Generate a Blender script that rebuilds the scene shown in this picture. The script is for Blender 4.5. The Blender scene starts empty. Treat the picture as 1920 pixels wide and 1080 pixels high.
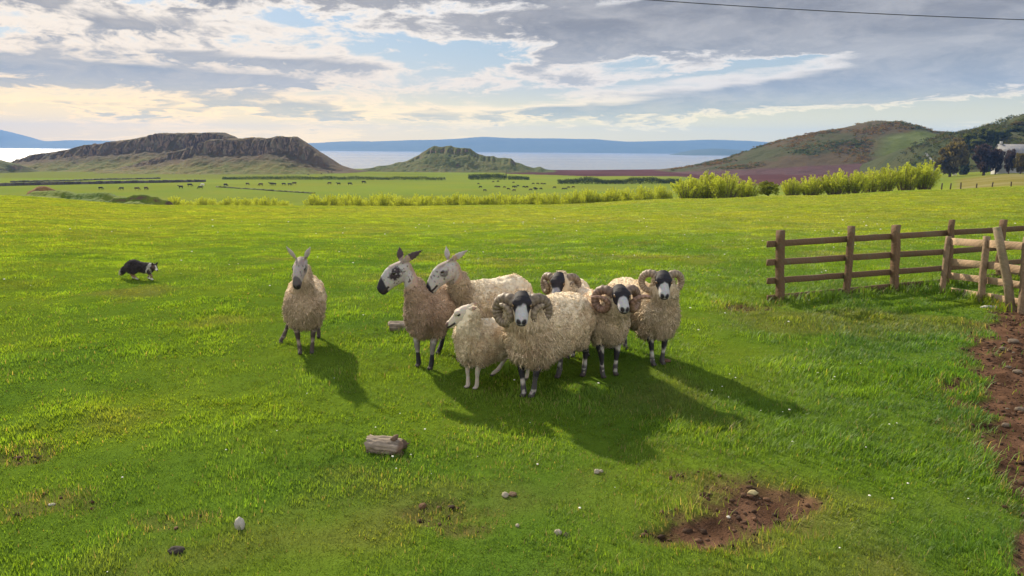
import bpy, math, random
import numpy as np
from mathutils import Vector, Matrix, Euler

random.seed(7)
RNG = np.random.default_rng(7)
D = bpy.data
SC = bpy.context.scene
COL = SC.collection

# ------------------------------------------------------------------ camera
F_PX, PITCH, ROLL, EYE = 1386.0, math.radians(10.62), 0.0078, 2.1
cam_d = D.cameras.new('camera')
cam = D.objects.new('camera', cam_d); COL.objects.link(cam)
cam_d.sensor_width = 36.0
cam_d.lens = 36.0 * F_PX / 1920.0
cam_d.clip_start = 0.1
cam_d.clip_end = 60000.0
cam.location = (0, 0, EYE)
CAM_R = Matrix.Rotation(math.pi / 2 - PITCH, 3, 'X') @ Matrix.Rotation(ROLL, 3, 'Z')
cam.rotation_euler = CAM_R.to_euler()
SC.camera = cam
SC.render.engine = 'CYCLES'
SC.cycles.use_denoising = True
SC.cycles.max_bounces = 6
SC.cycles.transparent_max_bounces = 4
SC.cycles.volume_bounces = 0
SC.cycles.sample_clamp_indirect = 4.0
SC.view_settings.view_transform = 'Standard'
SC.view_settings.look = 'None'
SC.view_settings.gamma = 1.0
SC.view_settings.exposure = 0.78

# ------------------------------------------------------------------ sun
SUN_EL, SUN_AZ = math.radians(33.0), math.radians(-33.0)       # azimuth measured from +Y towards +X
SUN_DIR = Vector((math.sin(SUN_AZ) * math.cos(SUN_EL), math.cos(SUN_AZ) * math.cos(SUN_EL), math.sin(SUN_EL)))
sun_d = D.lights.new('sun', 'SUN')
sun_d.energy = 5.0
sun_d.angle = math.radians(1.5)
sun_d.color = (1.0, 0.88, 0.68)
sun = D.objects.new('sun', sun_d); COL.objects.link(sun)
sun.rotation_euler = (-SUN_DIR).to_track_quat('-Z', 'Y').to_euler()
sun.location = (0, 0, 60)

# ------------------------------------------------------------------ node helpers
class NT:
    """small helper for writing shader node trees as expressions"""
    def __init__(s, tree):
        s.t = tree; s.n = tree.nodes; s.l = tree.links
        s.n.clear()
    def put(s, sock, v):
        if hasattr(v, 'is_output') or isinstance(v, bpy.types.NodeSocket):
            s.l.new(v, sock)
        else:
            if isinstance(v, (tuple, list)) and len(v) == 3 and len(sock.default_value) == 4:
                v = (*v, 1.0)
            sock.default_value = v
    def node(s, typ, out=0, props=None, **ins):
        nd = s.n.new(typ)
        for k, v in (props or {}).items():
            setattr(nd, k, v)
        for k, v in ins.items():
            key = int(k[1:]) if k[0] == '_' and k[1:].isdigit() else k.replace('_', ' ')
            s.put(nd.inputs[key], v)
        return nd.outputs[out] if out is not None else nd
    def m(s, op, a, b=0.0, c=None, clamp=False):
        nd = s.n.new('ShaderNodeMath'); nd.operation = op; nd.use_clamp = clamp
        s.put(nd.inputs[0], a); s.put(nd.inputs[1], b)
        if c is not None: s.put(nd.inputs[2], c)
        return nd.outputs[0]
    def vm(s, op, a, b=(0, 0, 0), out=0):
        nd = s.n.new('ShaderNodeVectorMath'); nd.operation = op
        s.put(nd.inputs[0], a)
        if op == 'SCALE': s.put(nd.inputs[3], b)
        else: s.put(nd.inputs[1], b)
        return nd.outputs[out]
    def mix(s, f, a, b, mode='MIX'):
        nd = s.n.new('ShaderNodeMix'); nd.data_type = 'RGBA'; nd.blend_type = mode
        s.put(nd.inputs[0], f)
        for i, v in ((6, a), (7, b)): s.put(nd.inputs[i], v)
        return nd.outputs[2]
    def step(s, x, lo, hi):
        nd = s.n.new('ShaderNodeMapRange'); nd.interpolation_type = 'SMOOTHSTEP'
        s.put(nd.inputs[0], x); s.put(nd.inputs[1], lo); s.put(nd.inputs[2], hi)
        nd.inputs[3].default_value = 0; nd.inputs[4].default_value = 1
        return nd.outputs[0]
    def noise(s, vec, scale, detail=4.0, rough=0.55, dist=0.0, out=0):
        return s.node('ShaderNodeTexNoise', out, None, Vector=vec, Scale=scale, Detail=detail, Roughness=rough, Distortion=dist)
    def xyz(s, x, y, z):
        return s.node('ShaderNodeCombineXYZ', 0, None, X=x, Y=y, Z=z)

# ------------------------------------------------------------------ world: clear sky and broken cloud
def make_world():
    w = D.worlds.new('World'); SC.world = w; w.use_nodes = True
    t = NT(w.node_tree)
    sky = t.node('ShaderNodeTexSky', 0, dict(sky_type='NISHITA', sun_disc=False, sun_elevation=SUN_EL, sun_rotation=SUN_AZ,
                                             air_density=1.0, dust_density=1.0, ozone_density=1.4))
    d = t.node('ShaderNodeTexCoord', 0)
    sep = t.node('ShaderNodeSeparateXYZ', None, None, Vector=d)
    X, Y, Z = sep.outputs
    az = t.m('ARCTAN2', X, Y)
    el = t.m('ARCSINE', Z)
    zc = t.m('ADD', t.m('MAXIMUM', Z, 0.0), 0.07)
    P = t.xyz(t.m('DIVIDE', X, zc), t.m('DIVIDE', Y, zc), 0.0)          # cloud deck seen in perspective
    warp = t.noise(P, 0.9, 3.0, 0.5, out=1)
    Pw = t.vm('ADD', P, t.vm('SCALE', t.vm('SUBTRACT', warp, (0.5, 0.5, 0.5)), 0.55))
    n1 = t.noise(t.vm('ADD', Pw, (3.1, 7.7, 0.0)), 0.62, 7.0, 0.58)
    n2 = t.noise(t.vm('MULTIPLY', Pw, (0.9, 1.3, 1.0)), 1.9, 7.0, 0.62)
    D3 = t.vm('MULTIPLY', d, (6.0, 6.0, 22.0))
    n3 = t.noise(t.vm('ADD', D3, t.vm('SCALE', warp, 0.6)), 1.25, 8.0, 0.62)
    Ds = t.vm('MULTIPLY', d, (5.0, 5.0, 60.0))
    n4 = t.noise(t.vm('ADD', Ds, t.vm('SCALE', warp, 0.8)), 1.0, 5.0, 0.55)
    nf = t.noise(t.vm('ADD', t.vm('MULTIPLY', d, (22.0, 22.0, 58.0)), t.vm('SCALE', warp, 2.5)), 1.0, 7.0, 0.66)
    # warped direction so that the banks below get ragged rims
    wa = t.m('ADD', az, t.m('MULTIPLY', t.m('SUBTRACT', n3, 0.5), 0.20))
    we = t.m('ADD', el, t.m('ADD', t.m('MULTIPLY', t.m('SUBTRACT', n3, 0.5), 0.045), t.m('MULTIPLY', t.m('SUBTRACT', nf, 0.5), 0.030)))
    def blob(px, py, sx, sy, slope=0.0):
        a0 = math.atan((px - 960) / F_PX); e0 = (280 - py) / F_PX
        sa, se = sx / F_PX, sy / F_PX
        da = t.m('SUBTRACT', wa, a0)
        de = t.m('SUBTRACT', t.m('SUBTRACT', we, e0), t.m('MULTIPLY', da, slope))
        q = t.m('ADD', t.m('POWER', t.m('ABSOLUTE', t.m('DIVIDE', da, sa)), 2.0), t.m('POWER', t.m('ABSOLUTE', t.m('DIVIDE', de, se)), 2.0))
        return t.m('EXPONENT', t.m('MULTIPLY', q, -1.0))
    banks = BANKS
    tot = None
    for px, py, sx, sy, sl, wgt in banks:
        b = t.m('MULTIPLY', blob(px, py, sx, sy, sl), wgt)
        tot = b if tot is None else t.m('ADD', tot, b)
    high = t.m('MULTIPLY', t.step(el, 0.20, 0.45), 0.20)                 # overcast deck overhead
    low = t.m('MULTIPLY', t.step(el, 0.030, 0.0), -0.10)
    lefty = t.step(az, 0.36, -0.15)                                       # cloud on the left is smaller and more broken
    def amp(lo, hi): return t.m('ADD', lo, t.m('MULTIPLY', lefty, hi - lo))
    def cen(n): return t.m('SUBTRACT', n, 0.5)
    nz = t.m('ADD', t.m('ADD', t.m('MULTIPLY', cen(n1), 0.45), t.m('MULTIPLY', cen(n3), amp(0.85, 1.9))),
             t.m('ADD', t.m('MULTIPLY', cen(n4), t.m('ADD', 0.7, t.m('MULTIPLY', t.step(el, 0.11, 0.03), 0.9))), t.m('MULTIPLY', cen(n2), 0.25)))
    nz = t.m('ADD', nz, t.m('MULTIPLY', cen(nf), amp(0.75, 1.5)))
    dens = t.m('ADD', t.m('ADD', nz, tot), t.m('ADD', high, low))
    cover = t.step(t.m('ADD', dens, t.m('MULTIPLY', lefty, 0.10)), -0.17, 0.13)
    thick = t.step(t.m('SUBTRACT', dens, t.m('MULTIPLY', lefty, 0.00)), 0.02, 0.42)
    # colours
    gold = t.m('MULTIPLY', t.step(az, 0.20, -0.62), t.step(el, 0.120, 0.020))
    warmth = t.step(az, 0.55, -0.65)
    bright = t.mix(warmth, (1.02, 1.0, 1.0), (1.20, 1.06, 0.90))
    bright = t.mix(t.m('MULTIPLY', gold, 0.95), bright, (1.32, 1.04, 0.60))
    dark = t.mix(t.step(el, 0.05, 0.17), (0.40, 0.47, 0.57), (0.305, 0.30, 0.315))
    dark = t.mix(t.m('MULTIPLY', gold, 0.35), dark, (0.62, 0.52, 0.44))
    dark = t.mix(t.m('MULTIPLY', t.step(n3, 0.42, 0.62), 0.40), dark, t.mix(0.45, dark, bright))     # billows inside the banks
    dark = t.mix(t.m('MULTIPLY', t.step(nf, 0.40, 0.70), 0.30), dark, t.mix(0.5, dark, bright))
    cloud = t.mix(thick, bright, dark)
    clear = t.mix(0.62, t.mix(1.0, sky, (0.10, 0.10, 0.10), 'MULTIPLY'), t.mix(t.step(el, 0.0, 0.16), (0.80, 0.83, 0.86), (0.42, 0.60, 0.82)))
    clear = t.mix(t.m('MULTIPLY', gold, 0.7), clear, (1.0, 0.80, 0.50))
    final = t.mix(cover, clear, cloud)
    lowk = t.step(el, 0.085, 0.005)
    final = t.mix(t.step(el, 0.20, 0.05), final, t.mix(1.0, final, (1.14, 1.03, 0.86), 'MULTIPLY'))
    final = t.mix(lowk, final, t.mix(1.0, final, (2.05, 1.74, 0.46), 'MULTIPLY'))
    final = t.mix(1.0, final, (0.53, 0.53, 0.52), 'MULTIPLY')
    # unseen sky behind the camera, brightened to fill the shaded sheep fronts
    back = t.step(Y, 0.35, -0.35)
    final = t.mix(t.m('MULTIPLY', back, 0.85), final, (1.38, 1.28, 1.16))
    final = t.mix(t.m('MULTIPLY', t.step(el, 0.28, 0.70), 0.88), final, (0.29, 0.36, 0.46))     # unseen overhead sky, darkened to deepen the grass shadows
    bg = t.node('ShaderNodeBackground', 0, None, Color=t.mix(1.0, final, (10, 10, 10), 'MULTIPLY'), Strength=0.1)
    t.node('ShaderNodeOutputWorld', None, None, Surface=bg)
    w.cycles.sampling_method = 'MANUAL'
    w.cycles.sample_map_resolution = 512

# banks of thicker cloud (+) and clear gaps (-): photo column and row give the bearing and height in the sky
BANKS = [
    (720, 0, 330, 40, 0.0, 0.62), (1060, -12, 160, 30, 0.0, 0.35), (330, -36, 260, 40, 0.0, 0.30),
    (1140, 78, 230, 34, 0.0, 0.62), (1520, 66, 420, 46, 0.0, 0.80), (1880, 100, 260, 70, 0.0, 0.40), (1700, 20, 380, 50, 0.0, 0.5),
    (1420, 188, 260, 17, 0.06, 0.62), (1720, 166, 320, 26, 0.07, 0.80),
    (90, 66, 70, 20, 0.0, 0.32), (210, 92, 60, 16, 0.0, 0.22), (425, 46, 62, 18, 0.0, 0.42), (330, 88, 90, 16, 0.0, 0.36), (190, 30, 90, 14, 0.0, 0.2),
    (150, 165, 300, 20, 0.0, 0.50), (60, 108, 110, 12, 0.0, 0.36), (520, 132, 240, 9, 0.0, 0.34), (480, 165, 200, 9, 0.0, 0.22),
    (600, 203, 44, 8, 0.0, 0.50), (450, 205, 50, 7, 0.0, 0.3), (60, 215, 130, 7, 0.0, 0.34), (300, 222, 150, 5, 0.0, 0.25), (820, 222, 200, 11, 0.0, 0.32), (1040, 212, 130, 9, 0.0, 0.30), (1240, 205, 90, 8, 0.0, .2),
    (830, 128, 110, 34, 0.0, -0.34), (900, 180, 140, 16, 0.0, -0.30), (1080, 165, 110, 26, 0.0, 0.04), (960, 168, 30, 9, 0.0, 0.12), (1090, 150, 50, 12, 0.0, .12),
    (1650, 222, 380, 13, 0.07, -0.80), (600, 85, 200, 30, 0.0, -0.05), (1000, 246, 260, 10, 0.0, -0.2), (1400, 250, 300, 10, 0.0, -.25), (330, 245, 300, 10, 0.0, -.15),
    (1200, 128, 80, 14, 0.0, -0.22), (1450, 130, 300, 7, 0.12, -0.40), (560, 60, 60, 14, 0.0, -.25), (270, 60, 50, 14, 0.0, -.2), (20, 30, 60, 12, 0.0, -.2), (1180, 20, 120, 9, .1, -.35),
]
make_world()

# ------------------------------------------------------------------ numpy noise
def _h(ix, iy, iz, seed):
    with np.errstate(over='ignore'):
        h = (ix.astype(np.uint32) * np.uint32(374761393)) ^ (iy.astype(np.uint32) * np.uint32(668265263)) ^ \
            (iz.astype(np.uint32) * np.uint32(2147483647 & 0x7feb352d)) ^ np.uint32((seed * 974634 + 12345) & 0xffffffff)
        h = (h ^ (h >> np.uint32(15))) * np.uint32(0x2c1b3c6d)
        h = (h ^ (h >> np.uint32(12))) * np.uint32(0x297a2d39)
        h = h ^ (h >> np.uint32(15))
    return h.astype(np.float64) / 4294967295.0

def vnoise(p, seed=0):
    p = np.asarray(p, float)
    i = np.floor(p).astype(np.int64); f = p - i; f = f * f * (3 - 2 * f)
    r = 0
    for dx in (0, 1):
        wx = f[:, 0] if dx else 1 - f[:, 0]
        for dy in (0, 1):
            wy = f[:, 1] if dy else 1 - f[:, 1]
            for dz in (0, 1):
                wz = f[:, 2] if dz else 1 - f[:, 2]
                r = r + wx * wy * wz * _h(i[:, 0] + dx, i[:, 1] + dy, i[:, 2] + dz, seed)
    return r

def fbm(p, octv=4, seed=0, gain=0.5):
    p = np.asarray(p, float)
    if p.shape[1] == 2: p = np.c_[p, np.zeros(len(p))]
    a, s, n = 1.0, 0.0, 0.0
    for k in range(octv):
        s = s + a * (vnoise(p * (2.03 ** k) + 17.3 * k, seed + k) - 0.5); n += a; a *= gain
    return s / n * 2.0                                            # about -1..1

def sstep(x, lo, hi):
    t = np.clip((x - lo) / (hi - lo), 0, 1)
    return t * t * (3 - 2 * t)

# ------------------------------------------------------------------ mesh helpers
def mesh_np(name, V, quads=None, tris=None, col=None, smooth=True):
    V = np.asarray(V, np.float32)
    me = D.meshes.new(name)
    me.vertices.add(len(V)); me.vertices.foreach_set('co', V.ravel())
    L, starts, off = [], [], 0
    if quads is not None and len(quads):
        q = np.asarray(quads, np.int32); L.append(q.ravel()); starts.append(np.arange(len(q)) * 4); off = len(q) * 4
    if tris is not None and len(tris):
        q = np.asarray(tris, np.int32); L.append(q.ravel()); starts.append(off + np.arange(len(q)) * 3)
    L = np.concatenate(L).astype(np.int32); S = np.concatenate(starts).astype(np.int32)
    me.loops.add(len(L)); me.loops.foreach_set('vertex_index', L)
    me.polygons.add(len(S)); me.polygons.foreach_set('loop_start', S)
    if smooth: me.polygons.foreach_set('use_smooth', np.ones(len(S), bool))
    me.update(calc_edges=True)
    if col is not None: set_col(me, col)
    return me

def set_col(me, col):
    col = np.asarray(col, np.float32)
    if col.shape[1] == 3: col = np.c_[col, np.ones(len(col), np.float32)]
    a = me.color_attributes.new('Col', 'FLOAT_COLOR', 'POINT')
    a.data.foreach_set('color', np.ascontiguousarray(col, np.float32).ravel())

def link(name, me, mat=None, parent=None, loc=None):
    o = D.objects.new(name, me); COL.objects.link(o)
    if mat is not None: me.materials.append(mat)
    if parent is not None: o.parent = parent
    if loc is not None: o.location = loc
    return o

def tag(o, label=None, cat=None, group=None, kind=None):
    for k, v in (('label', label), ('category', cat), ('group', group), ('kind', kind)):
        if v: o[k] = v
    return o

def empty(name, loc, rz=0.0):
    o = D.objects.new(name, None); COL.objects.link(o); o.location = loc; o.rotation_euler = (0, 0, rz)
    o.empty_display_size = 0.2
    return o

def copy_tree(o, parent=None):
    c = o.copy(); COL.objects.link(c)
    if parent is not None: c.parent = parent
    for ch in list(o.children): copy_tree(ch, c)
    return c

_ICO = {}
def ico(sub):
    if sub not in _ICO:
        import bmesh
        bm = bmesh.new(); bmesh.ops.create_icosphere(bm, subdivisions=sub, radius=1.0)
        bm.verts.ensure_lookup_table()
        _ICO[sub] = (np.array([v.co[:] for v in bm.verts]), np.array([[v.index for v in f.verts] for f in bm.faces]))
        bm.free()
    return _ICO[sub]

class MB:
    """collects shapes, links them as one mesh object"""
    def __init__(s): s.v, s.q, s.t, s.c, s.n = [], [], [], [], 0
    def add(s, v, q=None, t=None, c=None):
        v = np.asarray(v, float)
        if q is not None and len(q): s.q.append(np.asarray(q) + s.n)
        if t is not None and len(t): s.t.append(np.asarray(t) + s.n)
        s.v.append(v); s.n += len(v)
        s.c.append(np.tile(np.asarray(c if c is not None else (1, 1, 1), float)[:3], (len(v), 1)) if c is None or np.ndim(c) == 1 else np.asarray(c)[:, :3])
        return s
    def box(s, p0, p1, w, h, up=(0, 0, 1), jit=0.0, seg=1, c=None, bev=0.15):
        """a board from p0 to p1, w wide across, h high along up, with chamfered edges"""
        p0, p1 = np.array(p0, float), np.array(p1, float)
        a = (p1 - p0) / np.linalg.norm(p1 - p0); up = np.array(up, float)
        u = np.cross(a, up); u /= np.linalg.norm(u); k = np.cross(u, a)
        b = min(w, h) * bev
        prof = [(-w/2+b, -h/2), (w/2-b, -h/2), (w/2, -h/2+b), (w/2, h/2-b), (w/2-b, h/2), (-w/2+b, h/2), (-w/2, h/2-b), (-w/2, -h/2+b)]
        V, Q, T = [], [], []
        for i in range(seg + 1):
            c0 = p0 + (p1 - p0) * i / seg
            dj = (RNG.random(2) - 0.5) * jit
            for x, y in prof: V.append(c0 + u * (x + dj[0] + (RNG.random() - .5) * jit * .5) + k * (y + dj[1] + (RNG.random() - .5) * jit * .5))
        for i in range(seg):
            for j in range(8):
                Q.append((i*8+j, i*8+(j+1) % 8, (i+1)*8+(j+1) % 8, (i+1)*8+j))
        n = len(V)
        for e, base in ((0, 0), (1, seg * 8)):
            V.append(p0 if e == 0 else p1)
            for j in range(8):
                T.append((n+e, base+(j+1) % 8, base+j) if e == 0 else (n+e, base+j, base+(j+1) % 8))
        return s.add(V, Q, T, c)
    def tube(s, pts, rad, sides=8, c=None, cap=True, squash=None):
        pts = np.array(pts, float); rad = np.broadcast_to(np.array(rad, float), (len(pts),))
        tg = np.gradient(pts, axis=0); tg /= np.linalg.norm(tg, axis=1)[:, None] + 1e-9
        ref = np.array((0, 0, 1.0)) if abs(tg[0][2]) < 0.9 else np.array((1.0, 0, 0))
        V, Q, T = [], [], []
        u = np.cross(tg[0], ref); u /= np.linalg.norm(u)
        for i in range(len(pts)):
            u = u - tg[i] * u.dot(tg[i]); u /= np.linalg.norm(u) + 1e-9; k = np.cross(tg[i], u)
            for j in range(sides):
                an = 2 * math.pi * j / sides
                V.append(pts[i] + rad[i] * (u * math.cos(an) + k * math.sin(an)))
        for i in range(len(pts) - 1):
            for j in range(sides):
                Q.append((i*sides+j, i*sides+(j+1) % sides, (i+1)*sides+(j+1) % sides, (i+1)*sides+j))
        if cap:
            n = len(V); V += [pts[0], pts[-1]]; m = (len(pts) - 1) * sides
            for j in range(sides):
                T.append((n, (j+1) % sides, j)); T.append((n+1, m+j, m+(j+1) % sides))
        return s.add(V, Q, T, c)
    def ball(s, ctr, r, sub=2, R=None, c=None, noise=0.0, nscale=3.0, seed=0):
        v, f = ico(sub); v = v.copy()
        if noise: v = v * (1 + noise * fbm(v * nscale + seed * 7.1, 3, seed))[:, None]
        v = v * np.array(r)
        if R is not None: v = v @ np.array(R).T
        return s.add(v + np.array(ctr), None, f, c)
    def build(s, name, mat, parent=None, loc=None, smooth=True):
        me = mesh_np(name, np.concatenate(s.v), np.concatenate(s.q) if s.q else None, np.concatenate(s.t) if s.t else None, np.concatenate(s.c), smooth)
        return link(name, me, mat, parent, loc)

# ------------------------------------------------------------------ materials
def material(name, fn):
    m = D.materials.new(name); m.use_nodes = True
    t = NT(m.node_tree)
    fn(t)
    return m

def out(t, surf=None, vol=None):
    o = t.n.new('ShaderNodeOutputMaterial')
    if surf is not None: t.l.new(surf, o.inputs['Surface'])
    if vol is not None: t.l.new(vol, o.inputs['Volume'])

def pbsdf(t, col, rough=0.8, normal=None, spec=0.3, **kw):
    nd = t.n.new('ShaderNodeBsdfPrincipled')
    t.put(nd.inputs['Base Color'], col); t.put(nd.inputs['Roughness'], rough)
    nd.inputs['Specular IOR Level'].default_value = spec
    for k, v in kw.items(): t.put(nd.inputs[k.replace('_', ' ')], v)
    if normal is not None: t.l.new(normal, nd.inputs['Normal'])
    return nd.outputs[0]

def bump(t, h, strength=0.5, dist=0.02):
    return t.node('ShaderNodeBump', 0, None, Strength=strength, Distance=dist, Height=h)

def vcol(t): return t.node('ShaderNodeAttribute', 0, dict(attribute_name='Col'))
def objco(t): return t.node('ShaderNodeTexCoord', 3)
def geopos(t): return t.node('ShaderNodeNewGeometry', 0)

def leafy(name, trans=0.45, rough=0.6, spec=0.25, gain=1.0):
    """thin leaves: own colour per leaf, light passes through"""
    def fn(t):
        c = vcol(t)
        s1 = pbsdf(t, c, rough, spec=spec)
        tc = t.mix(1.0, c, (1.35 * gain, 1.25 * gain, 0.5 * gain), 'MULTIPLY')
        tr = t.node('ShaderNodeBsdfTranslucent', 0, None, Color=tc)
        out(t, t.node('ShaderNodeMixShader', 0, None, _0=trans, _1=s1, _2=tr))
    return material(name, fn)

# ------------------------------------------------------------------ looking along a photo column/row
def ray(x, y):
    v = Vector(((x - 960) / F_PX, -(y - 540) / F_PX, -1.0))
    return CAM_R @ v

def at(x, y, depth):
    r = ray(x, y); k = depth / r.y
    return np.array((r.x * k, depth, EYE + r.z * k))

def drop(v):
    """fall per metre of depth of the sight line through un-rolled row v"""
    return math.tan(PITCH + math.atan((v - 540) / F_PX))
# ------------------------------------------------------------------ terrain
SEA_Z = -22.0
TC = np.array([-600, 0, 300, 700, 1000, 1300, 1500, 1750, 1900, 2500], float)
TY = np.array([70, 90, 110, 140, 200, 270, 350, 450, 600, 800, 900, 1100], float)
TV = {   # columns: un-rolled rows at each depth of TY
    -600: [372, 380, 386, 388, 380, 368, 352, 342, 330, 322, 322, 322],
    0:    [374, 384, 392, 396, 388, 372, 352, 343, 331, 322, 322, 322],
    300:  [390, 398, 404, 406, 394, 375, 352, 343, 330, 320, 320, 320],
    700:  [389, 397, 404, 406, 394, 374, 352, 341, 328, 319, 319, 319],
    1000: [384, 392, 400, 403, 392, 372, 350, 340, 327, 318.5, 319, 319],
    1300: [370, 376, 382, 386, 380, 366, 348, 336, 322, 315, 317, 319],
    1500: [363.5, 365, 372, 376, 370, 356, 344, 331, 314, 306, 306, 306],
    1750: [351, 350.5, 354, 354, 342, 332, 323, 312, 300, 296, 296, 296],
    1900: [344, 342, 344, 340, 330, 320, 312, 304, 296, 293, 293, 293],
    2500: [330, 330, 330, 326, 318, 310, 302, 296, 290, 288, 288, 288],
}
TZ = np.array([[EYE - yy * drop(v) for yy, v in zip(TY, TV[int(c)])] for c in TC])
_lnY = np.log(TY)

def terrain(X, Y, detail=True):
    X = np.atleast_1d(np.asarray(X, float)); Y = np.atleast_1d(np.asarray(Y, float))
    c = np.clip(960 + F_PX * X / np.maximum(Y, 1.0), TC[0], TC[-1])
    ci = np.clip(np.searchsorted(TC, c) - 1, 0, len(TC) - 2)
    cf = (c - TC[ci]) / (TC[ci + 1] - TC[ci]); cf = cf * cf * (3 - 2 * cf)
    ly = np.log(np.clip(Y, TY[0], TY[-1]))
    yi = np.clip(np.searchsorted(_lnY, ly) - 1, 0, len(TY) - 2)
    yf = (ly - _lnY[yi]) / (_lnY[yi + 1] - _lnY[yi])
    def g(k): return TZ[ci, k] * (1 - cf) + TZ[ci + 1, k] * cf
    # Catmull-Rom along depth so that no crease shows
    k0, k1, k2, k3 = np.maximum(yi - 1, 0), yi, yi + 1, np.minimum(yi + 2, len(TY) - 1)
    a, b, d, e = g(k0), g(k1), g(k2), g(k3)
    f = yf
    zf = b + 0.5 * f * (d - a + f * (2 * a - 5 * b + 4 * d - e + f * (3 * (b - d) + e - a)))
    zb = TZ[ci, 0] * (1 - cf) + TZ[ci + 1, 0] * cf
    near = np.clip((Y - 8.0) / 62.0, 0, 1)
    near = np.where(near < 0.08, near * near / 0.16, near - 0.04) / 0.96
    z = np.where(Y < 70, zb * near, zf)
    # sea bed beyond the shore
    z = np.where(c < 1320, z - 8 * sstep(Y, 835 + 30 * np.sin(X * 0.02), 960), z)
    # gentle undulation
    if detail:
        P = np.c_[X, Y]
        r = np.hypot(X, Y)
        z = z + 0.10 * fbm(P * 0.22, 3, 3) * sstep(r, 2, 14) * sstep(r, 90, 20) + 0.35 * fbm(P * 0.02, 3, 5) * sstep(r, 120, 300)
        m = mud(X, Y)
        z = z - 0.025 * m * sstep(r, 30, 20) + m * 0.036 * fbm(P * 8.0, 4, 11) * sstep(r, 30, 20) + 0.030 * fbm(P * 2.3, 3, 21) * sstep(r, 30, 15)
    return z

def flat_hit(x, y):
    r = ray(x, y); k = EYE / -r.z
    return np.array((r.x * k, r.y * k))

# bare earth: a worn patch in front on the right, a trodden strip along the right side, scuffs by the fence
_mudspots = []
def _spot(x, y, rx, ry, wgt=1.0, ang=0.0):
    h = flat_hit(x, y); _mudspots.append((h[0], h[1], rx, ry, wgt, ang))
_spot(1330, 985, 0.26, 0.20, 1.0); _spot(1400, 955, 0.30, 0.25, 1.0); _spot(1465, 930, 0.24, 0.18, 0.95); _spot(1370, 915, 0.16, 0.14, 0.55)
_spot(1275, 968, 0.14, 0.09, 0.8); _spot(1345, 1012, 0.3, 0.09, 0.6); _spot(1395, 576, 0.34, 0.2, 0.8); _spot(1300, 895, 0.16, 0.09, 0.5)
_spot(40, 850, 0.22, 0.16, 0.55); _spot(845, 965, 0.2, 0.14, 0.5); _spot(90, 945, 0.25, 0.16, 0.5); _spot(870, 995, 0.16, 0.10, 0.6); _spot(330, 975, 0.18, 0.1, 0.35)
_strip = [flat_hit(x, y) for x, y in ((1950, 575), (1925, 620), (1920, 680), (1915, 740), (1925, 800), (1935, 850), (1955, 900), (1975, 980), (2000, 1080))]
_strip_w = [0.42, 0.48, 0.45, 0.48, 0.42, 0.36, 0.28, 0.22, 0.2]

def mud(X, Y):
    P = np.c_[X, Y]
    m = np.zeros(len(X))
    near = (Y < 16) & (Y > 1.5) & (np.abs(X) < 14)
    if near.any():
        x, y = X[near], Y[near]
        wob = fbm(P[near] * 4.5, 5, 31)
        mm = np.zeros(len(x))
        for cx, cy, rx, ry, wgt, an in _mudspots:
            q = np.sqrt(((x - cx) / rx) ** 2 + ((y - cy) / ry) ** 2)
            mm = np.maximum(mm, wgt * sstep(q + wob * 0.95, 1.55, 0.75))
        dist = np.full(len(x), 9.0)
        for i in range(len(_strip) - 1):
            a, b = _strip[i], _strip[i + 1]; ab = b - a
            tt = np.clip(((x - a[0]) * ab[0] + (y - a[1]) * ab[1]) / ab.dot(ab), 0, 1)
            dd = np.hypot(x - a[0] - tt * ab[0], y - a[1] - tt * ab[1]) / (_strip_w[i] * (1 - tt) + _strip_w[i + 1] * tt)
            dist = np.minimum(dist, dd)
        mm = np.maximum(mm, sstep(dist + wob * 0.85, 1.3, 0.65))
        m[near] = mm
    return m

def gz(x, y): return float(terrain([x], [y])[0])
def gp(x, y):
    """where the sight line through a photo point meets the ground"""
    r = ray(x, y); lo = 2.0
    ys = np.concatenate([np.arange(2, 20, 0.02), np.arange(20, 140, 0.25)])
    xs = r.x * ys / r.y; zs = EYE + r.z * ys / r.y
    g = terrain(xs, ys)
    k = np.argmax(g >= zs)
    return np.array((xs[k], ys[k], g[k]))

# ---- ground sheet (polar grid about the field, fine in front)
def ring_radii():
    r, out_ = 1.2, [0.0]
    while r < 9000:
        out_.append(r)
        r *= 1.0075 if r < 18 else (1.012 if r < 110 else (1.011 if r < 900 else 1.06))
    return np.array(out_)

def pasture_colour(X, Y):
    """colour of the sward itself: where the grass is yellower, greener, worn or ploughed"""
    P = np.c_[X, Y]
    n1 = fbm(P * 0.11, 4, 41); n2 = fbm(P * 0.9, 4, 43); n3 = fbm(P * 0.02, 3, 47)
    deep = np.array((0.050, 0.132, 0.020)); mid = np.array((0.130, 0.202, 0.020)); yel = np.array((0.195, 0.222, 0.028)); straw = np.array((0.20, 0.16, 0.055))
    r = np.hypot(X, Y)
    k = np.clip(0.42 + 0.30 * n1 + 0.30 * n2 - 0.10 * sstep(X, 0.5, 6) * sstep(r, 16, 8) + 0.42 * sstep(r, 6, 40), 0, 1)[:, None]
    c = np.where(k < 0.5, deep + (mid - deep) * k * 2, mid + (yel - mid) * (k * 2 - 1))
    s = (sstep(fbm(P * 0.55, 4, 53), 0.22, 0.55) * 0.45 * sstep(r, 40, 8))[:, None]
    c = c * (1 - s) + straw * s
    return c

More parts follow.
